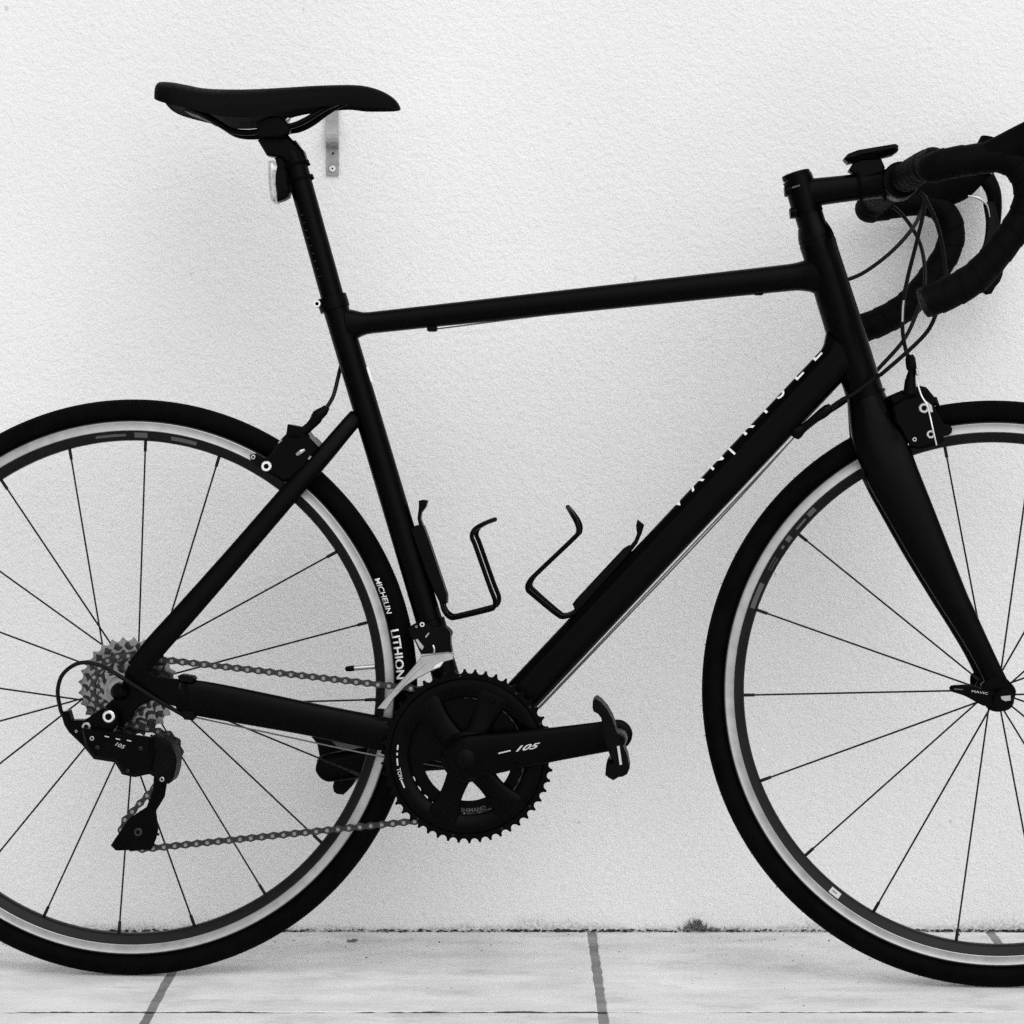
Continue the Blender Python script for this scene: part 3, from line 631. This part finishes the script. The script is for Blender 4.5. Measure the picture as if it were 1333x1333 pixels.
# prints on tyre and rims
def polar(a0, r0, yf):      # text runs clockwise, letter tops outwards
    def fn(u, v):
        a = R(a0) - u / (r0 + v * .5); r = r0 + v
        return V(r * math.cos(a), yf(r), r * math.sin(a))
    return fn
ty = lambda r: -RM * .96 * math.sqrt(max(0, 1 - ((r - RT) / RM) ** 2)) - .0004
text('MICHELIN', .0098, polar(24.0, .3125, ty), 'white', rw, bold=.00012, shear=.15)
text('LITHION', .0150, polar(12.6, .3118, ty), 'white', rw, bold=.0003)
def patch(parent, a_deg, span, r0, r1, yf, m, name):
    n = 6; v = []; f = []
    for i in range(n + 1):
        a = R(a_deg - span / 2 + span * i / n)
        for r in (r0, r1): v.append((r * math.cos(a), yf(r), r * math.sin(a)))
    for i in range(n): f.append((2 * i, 2 * i + 1, 2 * i + 3, 2 * i + 2))
    return mesh_obj(name, v, f, m, parent)
ry = lambda r: -(.0102 - (.2978 - r) * (.0024 / .0078)) - .0003
patch(fw, 231.4, 2.6, .2905, .2975, ry, 'pale', 'rim_sticker')
patch(fw, 231.2, 1.2, .2930, .2942, lambda r: ry(r) - .0003, 'grey', 'rim_sticker_mark')
for a_, s_, r0, r1 in ((135.4, 2.2, .2915, .297), (139.0, 3.2, .2925, .295), (143.3, 1.4, .291, .297), (145.6, .9, .2925, .2955), (150, 3.4, .2945, .2952), (150, 3.4, .2915, .2922), (158, 6, .2910, .2965)):
    patch(fw, a_, s_, r0, r1, ry, 'grey', 'rim_print')
for a_, s_, r0, r1 in ((78, 6, .2915, .296), (88, 3, .291, .297), (95, 7, .2925, .2955)): patch(rw, a_, s_, r0, r1, ry, 'grey', 'rim_print')

# --- cassette
cas = mesh_obj('cassette', *lathe([(.0001, -.0655), (.013, -.0655), (.017, -.064), (.0175, -.062), (.0165, -.060), (.0165, -.020), (.0001, -.020)], r_axle, 30), 'cog', bike)
for i, tn in enumerate((28, 25, 23, 21, 19, 17, 15, 14, 13, 12, 11)):
    pr = tn * .0127 / (2 * math.pi); y = -.0225 - i * .0038; n = tn * 8
    def inner(a, tn=tn, pr=pr):
        if tn < 17: return .0165
        x = (a * 5 / (2 * math.pi) + .07 * tn) % 1.0
        return pr - .012 if .22 < x < .78 else .0165
    mesh_obj('sprocket', *ring(teeth(tn, pr + .0026, pr - .0022, i * .21), inner, y - .0009, y + .0009, r_axle, n), 'cog_shade' if i % 2 else 'cog', cas, ang=30)

# --- crankset
rc = P(608, 984, -.047); BX, BZ = rc.x, rc.z; cc = V(BX, 0, BZ)
spd = G()
spd.add(lathe([(.0001, -.062), (.024, -.062), (.029, -.058), (.030, -.046), (.022, -.040), (.0001, -.040)], cc, 40))
for a in (-50, -112, 66, 130):
    d = V(math.cos(R(a)), 0, math.sin(R(a))); q = V(BX, -.050, BZ)
    spd.add(tube2([(q + d * .018, .0150, .0070), (q + d * .036, .0130, .0055), (q + d * .052, .0135, .0045), (q + d * .072, .0185, .0040), (q + d * .078, .0195, .0035)], e=3, n=20, smooth=3))
crank = spd.build('crankset', 'satin', bike)
big = ring(teeth(50, .0993, .0940, .03), lambda a: .0668, -.0490, -.0465, cc, 600)
cro = mesh_obj('chainring', *big, 'satin', crank, ang=30)
mesh_obj('chainring_face', *lathe([(.0672, -.0490), (.0700, -.0515), (.0800, -.0530), (.0870, -.0520), (.0890, -.0490)], cc, 120, cap=False), 'satin', crank)
crs = mesh_obj('chainring', *ring(teeth(34, .0718, .0660, .05), lambda a: .0270 if .35 < a < 3.3 else .0520, -.0410, -.0388, cc, 408), 'satin', crank, ang=30)
ae = P(803, 956, -.072)
vec = V(ae.x - BX, 0, ae.z - BZ)
def arm(s_, y0, y1):
    q = lambda t, y: V(BX + vec.x * s_ * t, y, BZ + vec.z * s_ * t)
    L_ = vec.length; k = .0178 / L_
    st = [(q(-.12, y0 * .98), .014, .006), (q(-.07, y0), .021, .008), (q(0, y0), .0250, .0095), (q(.12, y0 + (y1 - y0) * .1), .0245, .0095), (q(.3, y0 + (y1 - y0) * .4), .0218, .0090), (q(.6, y0 + (y1 - y0) * .8), .0192, .0080), (q(.88, y1), .0176, .0070), (q(1, y1), .0172, .0068), (q(1 + k * .5, y1), .0150, .0066), (q(1 + k * .85, y1), .0090, .006), (q(1 + k, y1), .002, .0055)]
    return tube2(st, e=3.2, n=28, smooth=3)
mesh_obj('crank_arm', *arm(1, -.062, -.074), 'satin', crank)
mesh_obj('crank_arm', *arm(-1, .058, .074), 'satin', crank)
mesh_obj('crank_cap', *lathe([(.0001, -.0745), (.008, -.0745), (.0105, -.073), (.011, -.066), (.0001, -.066)], cc, 28), 'plastic', crank)
cu_ = vec.normalized()
def on_arm(px, py, off):
    q = P(px, py, off)
    tx = (P(715, 984 - 6, off) - P(650, 979 + 9, off)).normalized()
    return lambda u, v: V(q.x + tx.x * u * 2.15 - tx.z * v, off, q.z + tx.z * u * 2.15 + tx.x * v)
text('105', .0082, on_arm(668.0, 978.8, -.0835), 'pale', crank, shear=.55, bold=.00022)
mesh_obj('arm_print', *extr([(648.5, 980), (664.5, 976.2), (664.9, 977.9), (648.9, 981.6)], -.0830, -.0822, .0001), 'pale', crank)
yr = lambda r: -.0534 + abs(r - .080) * .03
for a_, s_ in ((173, 4), (178.5, 2.2), (185, 6), (203.5, 7)):
    patch(crank, a_, s_, .0790, .0807, yr, 'pale', 'ring_print').location = cc
def ringtext(s, a0, r0, size, m, yy=-.0536):
    o = text(s, size, lambda u, v: V((r0 - v) * math.cos(R(a0) + u / r0), yy, (r0 - v) * math.sin(R(a0) + u / r0)), m, crank, bold=.00008); o.location = cc
ringtext('TON', 190, .0815, .0062, 'pale')
ringtext('SHIMANO', 263, .0650, .0068, 'dim', -.0412)
for a_ in (-50, -112, 66, 130):
    bolt(V(BX + .0715 * math.cos(R(a_)), -.0545, BZ + .0715 * math.sin(R(a_))), .0045, .0015, 'bolt', crank, 'satin')
for a_ in (-38, -64, -100, -128, 24, 38, 52, 95): bolt(V(BX + .0915 * math.cos(R(a_)), -.0490, BZ + .0915 * math.sin(R(a_))), .0013, .0007, 'shift_pin', crank, 'chain')

# --- pedals
pd = mesh_obj('pedal', *extr([ZP(*q) for q in [(300, 215), (345, 190), (400, 230), (480, 320), (545, 440), (590, 580), (640, 700), (680, 780), (730, 900), (758, 1050), (730, 1120), (670, 1155), (620, 1160), (555, 1200), (500, 1170), (455, 1135), (465, 1010), (495, 945), (505, 970), (540, 995), (555, 975), (520, 910), (480, 800), (440, 640), (405, 430), (370, 380), (310, 345), (297, 300)]], -.160, -.108, .0015), 'plastic', bike)
mesh_obj('axle', *lathe([(.0001, -.157), (.0075, -.157), (.0095, -.150), (.0100, -.112), (.0075, -.108), (.0075, -.078), (.0001, -.078)], P(806, 957, -.09) * 1.0 - V(0, P(806, 957, -.09).y, 0), 20), 'satin', pd)
mesh_obj('painted_slot', *extr([ZP(600, 775), ZP(632, 770), ZP(665, 1000), ZP(635, 1010)], -.1612, -.1598, .0002), 'pale', pd)  # pale strip painted in for the bright slot in the pedal
pd2 = mesh_obj('pedal', *extr([ZQ(*q) for q in [(60, 330), (140, 430), (172, 600), (135, 670), (140, 780), (200, 880), (290, 940), (390, 950), (365, 1040), (380, 1120), (430, 1155), (520, 1165), (570, 1120), (650, 1030), (720, 900), (800, 700), (760, 540), (520, 500), (430, 480), (340, 370), (200, 300)]], .105, .160, .002), 'plastic', bike)
mesh_obj('axle', *lathe([(.0001, .078), (.0075, .078), (.0075, .108), (.0095, .112), (.0095, .155), (.0001, .157)], V(BX - vec.x, 0, BZ - vec.z), 20), 'satin', pd2)

# --- chain: every link
YC = -.0395
lp = P(182, 1081.5, YC); up = P(209.5, 979, YC)
circ = [((0, WR), -.0384), ((BX, BZ), -.0688), ((lp.x, lp.z), -.0212), ((up.x, up.z), .0222)]
def tang(i, j):
    (cx, cz), ri = circ[i]; (dx, dz), rj = circ[j]
    D = V(dx - cx, dz - cz); th = math.atan2(D.y, D.x) - math.asin((rj - ri) / D.length)
    l = V(-math.sin(th), math.cos(th)); return V(cx, cz) - l * ri, V(dx, dz) - l * rj
path = []
T4 = [tang(i, (i + 1) % 4) for i in range(4)]
for i in range(4):
    a, b = T4[i]; path.append(a); path.append(b)
    j = (i + 1) % 4; c_ = V(*circ[j][0]); r = circ[j][1]; nxt = T4[j][0]
    a0 = math.atan2((b - c_).y, (b - c_).x); a1 = math.atan2((nxt - c_).y, (nxt - c_).x)
    if r > 0:
        while a1 < a0: a1 += 2 * math.pi
    else:
        while a1 > a0: a1 -= 2 * math.pi
    for k in range(1, 40): t = a0 + (a1 - a0) * k / 40; path.append(c_ + V(math.cos(t), math.sin(t)) * abs(r))
path.append(path[0])
cl = [0.0]
for a, b in zip(path, path[1:]): cl.append(cl[-1] + (b - a).length)
NL = int(round(cl[-1] / .0127 / 2)) * 2; pitch = cl[-1] / NL
def at_len(s):
    s %= cl[-1]; lo = 0
    import bisect
    i = min(len(path) - 2, bisect.bisect_right(cl, s) - 1); t = (s - cl[i]) / max(1e-9, cl[i + 1] - cl[i]); return path[i].lerp(path[i + 1], t)
pins = [at_len(k * pitch) for k in range(NL)]
def link_mesh(name, yo, th, re, wst):
    g_ = G()
    for s_ in (-1, 1):
        pts = []
        for k in range(9): a = math.pi / 2 - math.pi * k / 8 ; pts.append((pitch / 2 + re * math.cos(a), re * math.sin(a)))
        pts.append((0, -wst))
        for k in range(9): a = -math.pi / 2 - math.pi * k / 8; pts.append((-pitch / 2 + re * math.cos(a), re * math.sin(a)))
        pts.append((0, wst))
        g_.add(loops([[(x, s_ * yo - th / 2, z) for x, z in pts], [(x, s_ * yo + th / 2, z) for x, z in pts]]))
    for sx in (-1, 1): g_.add(tube3([V(sx * pitch / 2, -yo - th * .9, 0), V(sx * pitch / 2, yo + th * .9, 0)], .0018 if yo > .0026 else .0037, 8))
    o = g_.build(name, 'chain', None, ang=30); me = o.data; bpy.data.objects.remove(o); return me
lo_, li_ = link_mesh('outer_link', .0030, .0009, .0042, .0024), link_mesh('inner_link', .0019, .0009, .0042, .0026)
g_ = G()
for q in pins: g_.add(tube3([V(q.x, YC - .0043, q.y), V(q.x, YC + .0043, q.y)], .0022, 10))
chain = g_.build('chain', 'pin', bike); 
for k in range(NL):
    a, b = pins[k], pins[(k + 1) % NL]; m_ = (a + b) / 2
    o = bpy.data.objects.new('link', lo_ if k % 2 else li_); C.objects.link(o); o.parent = chain
    o.location = (m_.x, YC, m_.y); o.rotation_euler = (0, -math.atan2(b.y - a.y, b.x - a.x), 0)

# --- rear derailleur
rd = mesh_obj('derailleur', *extr([Z3(*q) for q in [(70, 562), (108, 555), (122, 602), (190, 600), (270, 545), (320, 540), (352, 570), (352, 620), (310, 690), (225, 772), (172, 720), (112, 662), (88, 625)]], -.088, -.066, .002), 'satin', bike)
mesh_obj('parallelogram', *extr([Z3(*q) for q in [(172, 640), (300, 658), (400, 672), (520, 690), (530, 760), (515, 850), (430, 885), (372, 872), (335, 812), (232, 796), (190, 745)]], -.108, -.090, .005), 'satin', rd)
mesh_obj('knuckle', *extr([Z3(*q) for q in [(490, 695), (540, 682), (600, 702), (628, 745), (645, 800), (632, 880), (605, 918), (560, 905), (510, 870), (440, 885), (385, 862), (400, 780)]], -.098, -.056, .004, rnd=2), 'plastic', rd)
cg = [(600, 905), (588, 980), (545, 1050), (556, 1140), (545, 1190), (520, 1243), (345, 1247), (320, 1222), (340, 1190), (408, 1092), (445, 1065), (498, 1030), (528, 950), (535, 870)]
mesh_obj('cage_plate', *extr([Z3(*q) for q in cg], -.0490, -.0465, .0006), 'satin', rd)
mesh_obj('cage_plate', *extr([Z3(*q) for q in cg], -.0330, -.0310, .0006), 'satin', rd)
for c_, m__ in ((lp, 'plastic'), (up, 'plastic')):
    mesh_obj('jockey_wheel', *ring(teeth(11, .0232, .0178, .1), lambda a: .0105 if .25 < (a * 5 / (2 * math.pi)) % 1 < .75 else .0065, YC - .0016, YC + .0016, (c_.x, 0, c_.z), 88), m__, rd, ang=30)
    bolt(V(c_.x, -.0490, c_.z), .0048, .0016, 'bolt', rd, 'chain')
bolt(P(*Z3(312, 582), -.088), .0072, .003, 'mounting_bolt', rd, 'chrome', recess=.55)
bolt(P(*Z3(200, 632), -.088), .0052, .0025, 'cable_bolt', rd, 'silver')
bolt(P(*Z3(575, 893), -.098), .0028, .001, 'bolt', rd, 'silver')
qa = P(*Z3(335, 722), -.1086); qd = (P(*Z3(405, 752), -.1086) - qa).normalized()
text('105', .0062, lambda u, v: V(qa.x + qd.x * u * 1.3 - qd.z * v, -.1085, qa.z + qd.z * u * 1.3 + qd.x * v), 'pale', rd, shear=.3)
for i, (x_, y_) in enumerate(((290, 680), (345, 692), (400, 700))):
    mesh_obj('body_print', *extr([Z3(x_, y_ - 3), Z3(x_ + 22, y_ + 2), Z3(x_ + 22, y_ + 7), Z3(x_, y_ + 2)], -.1087, -.1078, .0001), 'pale', rd)
for (x_, y_, r_, m__) in ((255, 735, .0022, 'chain'), (228, 690, .0026, 'silver'), (470, 740, .0024, 'chain'), (150, 655, .0018, 'silver'), (405, 850, .002, 'chain')):
    bolt(P(*Z3(x_, y_), -.1085 if x_ > 200 else -.088), r_, .0012, 'limit_screw', rd, m__)
for k in range(4): mesh_obj('spring_coil', *tube3([P(*Z3(440 + k * 16, 690 + k * 2), -.088), P(*Z3(448 + k * 16, 676 + k * 2), -.091), P(*Z3(456 + k * 16, 690 + k * 2), -.088)], .0011, 6, smooth=3), 'silver', rd)
# --- front derailleur
fd = mesh_obj('derailleur', *extr([ZD(*q) for q in [(385, 640), (455, 600), (540, 605), (640, 650), (740, 635), (785, 690), (785, 800), (800, 885), (640, 900), (500, 900), (440, 770), (388, 720)]], -.042, -.018, .002), 'plastic', bike)
cgp = [ZD(*q) for q in [(80, 1425), (170, 1435), (240, 1330), (350, 1215), (450, 1145), (590, 1072), (690, 1032), (725, 978), (815, 952), (822, 900), (760, 888), (620, 903), (510, 920), (440, 1010), (300, 1170), (160, 1330)]]
mesh_obj('cage_plate', *extr(cgp, -.0580, -.0545, .0009), 'silver', fd)
mesh_obj('cage_plate', *extr(cgp, -.0350, -.0330, .0006), 'silver', fd)
mesh_obj('cage_rib', *extr([ZD(*q) for q in [(250, 1260), (420, 1060), (520, 970), (560, 985), (440, 1090), (290, 1250)]], -.0592, -.0578, .0005), 'silver', fd)
mesh_obj('cage_bridge', *extr([ZD(*q) for q in [(500, 900), (620, 893), (760, 880), (822, 895), (760, 905), (620, 915), (505, 925)]], -.0545, -.0350, .0006), 'silver', fd)
mesh_obj('cage_wear_plate', *extr([ZD(*q) for q in [(640, 1000), (700, 970), (725, 975), (690, 1025), (640, 1045), (610, 1050)]], -.0600, -.0578, .0006), 'chrome', fd)
bolt(P(*ZD(516, 614), -.042), .0030, .002, 'bolt', fd, 'chrome'); bolt(P(*ZD(460, 635), -.042), .0014, .001, 'bolt', fd, 'silver')
mesh_obj('link_arm', *extr([ZD(450, 760), ZD(470, 750), ZD(535, 830), ZD(515, 865), ZD(490, 840)], -.0435, -.041, .0005), 'silver', fd)
mesh_obj('cable_anchor', *extr([ZD(540, 735), ZD(575, 690), ZD(588, 698), ZD(553, 745)], -.0435, -.041, .0004), 'silver', fd)
mesh_obj('spring', *tube3([P(*ZD(620, 815), -.042), P(*ZD(632, 850), -.043), P(*ZD(628, 890), -.042)], .0013, 8), 'silver', fd)
mesh_obj('band_clamp', *axis_lathe([(.0158, -.007), (.0182, -.006), (.0182, .006), (.0158, .007)], st0.lerp(st1, .735), ad, 32), 'satin', fd)
mesh_obj('clamp_bolt', *tube3([P(*ZD(750, 690), -.006), P(*ZD(780, 700), -.010)], [.007, .005], 12), 'satin', fd)

# --- brakes
bf = G()
near = [(95, 690), (240, 600), (440, 560), (560, 640), (640, 800), (700, 900), (700, 1120), (600, 1150), (420, 1200), (300, 1180), (200, 1000), (130, 880)]
bf.add(extr([ZF(*q) for q in near], -.037, -.020, .003)); bf.add(extr([ZF(*q) for q in near], -.037, -.020, .003, at=-.03), True)
bf.add(extr([ZF(*q) for q in [(60, 585), (235, 510), (430, 462), (500, 480), (590, 590), (620, 592), (655, 690), (560, 700), (300, 720), (100, 690)]], -.024, .024, .003))
bfo = bf.build('brake_caliper', 'satin', bike)
shoe = [ZF(*q) for q in [(600, 905), (770, 915), (800, 960), (790, 1010), (755, 1035), (450, 1110), (420, 1000)]]
mesh_obj('brake_shoe', *extr(shoe, -.026, -.0130, .002), 'plastic', bfo); mesh_obj('brake_shoe', *extr(shoe, -.026, -.0130, .002), 'plastic', bfo, mirror=True)
mesh_obj('barrel_adjuster', *tube3([P(*ZF(300, 110), -.028), P(*ZF(310, 150), -.028), P(*ZF(325, 260), -.028), P(*ZF(330, 300), -.028), P(*ZF(310, 420), -.028), P(*ZF(310, 560), -.028)], [.004, .0058, .006, .0045, .0065, .008], 14, smooth=2), 'plastic', bfo)
mesh_obj('release_tab', *extr([ZF(372, 262), ZF(400, 258), ZF(415, 330), ZF(398, 348), ZF(380, 335)], -.038, -.030, .0008), 'silver', bfo)
bolt(P(*ZF(468, 722), -.037), .0062, .003, 'pinch_bolt', bfo, 'silver'); bolt(P(*ZF(545, 1025), -.037), .0050, .003, 'shoe_bolt', bfo, 'silver')
mesh_obj('pinch_plate', *extr([ZF(455, 640), ZF(500, 640), ZF(560, 690), ZF(575, 770), ZF(540, 775), ZF(515, 700)], -.0385, -.036, .0006), 'silver', bfo)
mesh_obj('cable_tail', *tube3([P(*ZF(392, 430), -.0385), P(*ZF(440, 580), -.0390), P(*ZF(500, 680), -.0400), P(*ZF(535, 800), -.0395), P(*ZF(575, 980), -.0415), P(*ZF(615, 1150), -.0395)], .0010, 8), 'chrome', bfo)
bolt(P(*ZF(360, 1085), -.037), .0026, .001, 'set_screw', bfo, 'silver'); bolt(P(*ZF(280, 1145), -.037), .0016, .001, 'set_screw', bfo, 'silver')
bolt(P(*ZF(205, 705), -.0245), .0022, .001, 'set_screw', bfo, 'silver')
brg = G()
nr = [(380, 470), (480, 400), (650, 420), (800, 430), (950, 585), (760, 850), (560, 1060), (420, 1080), (330, 1010), (200, 955), (125, 920), (105, 840), (160, 750), (270, 640)]
brg.add(extr([ZR(*q) for q in nr], -.036, -.020, .003)); brg.add(extr([ZR(*q) for q in nr], -.036, -.020, .003), True)
brg.add(extr([ZR(*q) for q in [(488, 245), (690, 285), (740, 330), (820, 430), (955, 580), (860, 660), (560, 560), (385, 470), (465, 390), (478, 320)]], -.024, .024, .003))
bro = brg.build('brake_caliper', 'satin', bike)
sh2 = [ZR(*q) for q in [(-60, 690), (20, 670), (250, 800), (520, 1010), (440, 1090), (200, 950), (-40, 790)]]
mesh_obj('brake_shoe', *extr(sh2, -.026, -.0130, .002), 'plastic', bro); mesh_obj('brake_shoe', *extr(sh2, -.026, -.0130, .002), 'plastic', bro, mirror=True)
bolt(P(*ZR(190, 855), -.036), .0062, .003, 'shoe_bolt', bro, 'chrome'); bolt(P(*ZR(-5, 722), -.026), .0028, .001, 'set_screw', bro, 'silver')
mesh_obj('caliper_glint', *tube3([P(*ZR(625, 690), -.0372), P(*ZR(680, 650), -.0385), P(*ZR(740, 618), -.0372)], [.0018, .003, .0016], 8), 'silver', bro)  # silver bits added to imitate bright glints and gaps in the caliper
mesh_obj('caliper_glint', *tube3([P(*ZR(795, 755), -.0372), P(*ZR(830, 710), -.0372)], [.0014, .0016], 8), 'silver', bro)
mesh_obj('caliper_glint', *tube3([P(*ZR(360, 520), -.0372), P(*ZR(410, 470), -.0372)], [.001, .0015], 8), 'silver', bro)
mesh_obj('barrel_adjuster', *tube3([P(*ZR(1060, -10), -.02), P(*ZR(1020, 50), -.02), P(*ZR(930, 120), -.02), P(*ZR(900, 180), -.02), P(*ZR(820, 270), -.02), P(*ZR(720, 360), -.02)], [.0035, .0055, .0072, .0068, .0055, .0060], 14, smooth=2), 'plastic', bro)

# --- bottle cages
def cage(base, tab, near_w, off_w, name='bottle_cage', grp=None):
    o = mesh_obj(name, *extr([Z7(*q) for q in base], -.013, .013, .002), 'plastic', bike)
    mesh_obj('retainer_tab', *extr([Z7(*q) for q in tab], -.010, .010, .0015), 'plastic', o)
    for s_ in (-1, 1):
        pts = [P(*Z7(x_, y_), 0) + V(0, s_ * y__, 0) for (x_, y_), y__ in zip(near_w, off_w)]
        if s_ > 0: pts = [p + V(0, 0, 0) for p in pts]
        mesh_obj('cage_wire', *tube3(pts, .0027, 10, smooth=6), 'satin', o)
    return o
w1 = [(385, 540), (398, 582), (425, 608), (460, 606), (590, 574), (618, 560), (622, 528), (600, 470), (540, 300), (524, 258), (536, 226), (575, 202), (614, 187)]
cage([(245, 230), (270, 213), (303, 215), (330, 290), (405, 515), (405, 552), (375, 552), (320, 440)], [(283, 106), (300, 102), (321, 106), (312, 135), (294, 158), (290, 185), (302, 218), (285, 220), (277, 180), (283, 140)], w1, [.010, .012, .018, .024, .032, .035, .037, .037, .037, .037, .034, .022, .003])
w2 = [(985, 560), (955, 592), (915, 606), (885, 592), (790, 512), (762, 482), (772, 448), (810, 408), (955, 270), (980, 238), (974, 200), (950, 160), (930, 133)]
cage([(950, 555), (965, 535), (1170, 315), (1195, 300), (1215, 310), (1200, 340), (990, 575), (960, 578)], [(1232, 188), (1262, 212), (1250, 250), (1232, 292), (1212, 318), (1196, 306), (1218, 280), (1230, 250), (1226, 215)], w2, [.010, .012, .018, .024, .032, .035, .037, .037, .037, .037, .034, .022, .003])

# --- cables
def cable(pts, r=.0024, m='cable', name='cable'): return mesh_obj(name, *tube3([P(x, y, o) for x, y, o in pts], r, 10, smooth=7), m, bike)
cable([(*Z2(835, 470), .10), (*Z2(822, 560), .10), (*Z2(775, 645), .07), (*Z2(680, 748), .05), (*Z2(560, 840), .035), (*Z2(470, 882), .026), (*Z2(380, 900), .024), (1050, 372, .02)])
cable([(*Z2(640, 520), .12), (*Z2(700, 532), .12), (*Z2(780, 625), .10), (*Z2(832, 740), .08), (*Z2(846, 900), .06), (*Z2(812, 1030), .05), (*Z2(742, 1180), .04), (*Z2(615, 1325), .034), (1128, 500, .030), (1098, 524, .024), (1066, 545, .018), (1040, 566, .010)])
cable([(*Z2(850, 470), -.05), (*Z2(838, 560), -.05), (*Z2(800, 720), -.045), (*Z2(760, 880), -.04), (*Z2(740, 1000), -.036), (*Z2(736, 1130), -.034), (*Z2(752, 1230), -.030), (1184, 466, -.028)])
cable([(*Z2(820, 455), -.12), (*Z2(850, 490), -.12), (*Z2(905, 610), -.11), (*Z2(938, 760), -.10), (*Z2(946, 900), -.085), (*Z2(905, 1040), -.070), (*Z2(840, 1160), -.055), (*Z2(650, 1333), -.040), (1140, 491, -.034), (1112, 512, -.030), (1096, 520.5, -.026), (1078, 533, -.020)])
mesh_obj('cable_print', *tube3([P(*Z2(742, 985), -.0388), P(*Z2(738, 1020), -.0378), P(*Z2(735, 1090), -.0370)], .0011, 6), 'pale', bike)
ba = mesh_obj('barrel_adjuster', *tube3([P(1082, 530, -.02), P(1077, 533, -.02), P(1070, 538.5, -.02), P(1054, 550, -.018), P(1046, 557, -.016), P(1038, 562, -.014), P(1034, 567, -.012)], [.0045, .0060, .0062, .0042, .0050, .0080, .0070], 14, smooth=2), 'plastic', bike)
dte = lambda px, py, o: (px, py, o)
cable([(1036, 567, -.012), (920, 690, -.010), (700, 922, -.010)], .0009, 'wire', 'shift_wire')
cable([(1034, 569, .010), (922, 692, .008), (702, 922, .008)], .0009, 'wire', 'shift_wire')
cable([(566, 428.5, -.002), (700, 411.5, -.004), (850, 393.5, -.004), (984, 379, -.004)], .0009, 'wire', 'brake_wire')
cable([(255, 934, -.050), (380, 960.5, -.045), (492, 984, -.040), (590, 1000, -.01)], .0009, 'wire', 'shift_wire')
for (px, py) in ((562.5, 427), (988, 379.5)):
    mesh_obj('cable_stop', *extr([(px - 7, py - 5), (px + 6, py - 6), (px + 6, py + 3), (px + 4, py + 4.5), (px - 5, py + 4.5), (px - 7, py + 3)], -.006, .006, .001), 'plastic', frame)
mesh_obj('cable_stop', *extr([(236, 925), (252, 926), (254, 934), (251, 938), (240, 937), (236, 932)], -.066, -.052, .0012), 'plastic', frame)
cable([(*Z3(690, 580), -.060), (*Z3(560, 505), -.072), (*Z3(440, 430), -.080), (*Z3(330, 360), -.086), (*Z3(250, 322), -.088), (*Z3(160, 318), -.088), (*Z3(85, 370), -.086), (*Z3(58, 450), -.082), (*Z3(70, 540), -.078), (*Z3(85, 580), -.077)])
cable([(452, 452, .02), (444, 476, .012), (440, 492, .0), (434, 515, -.012), (425, 531, -.02)], .0024)
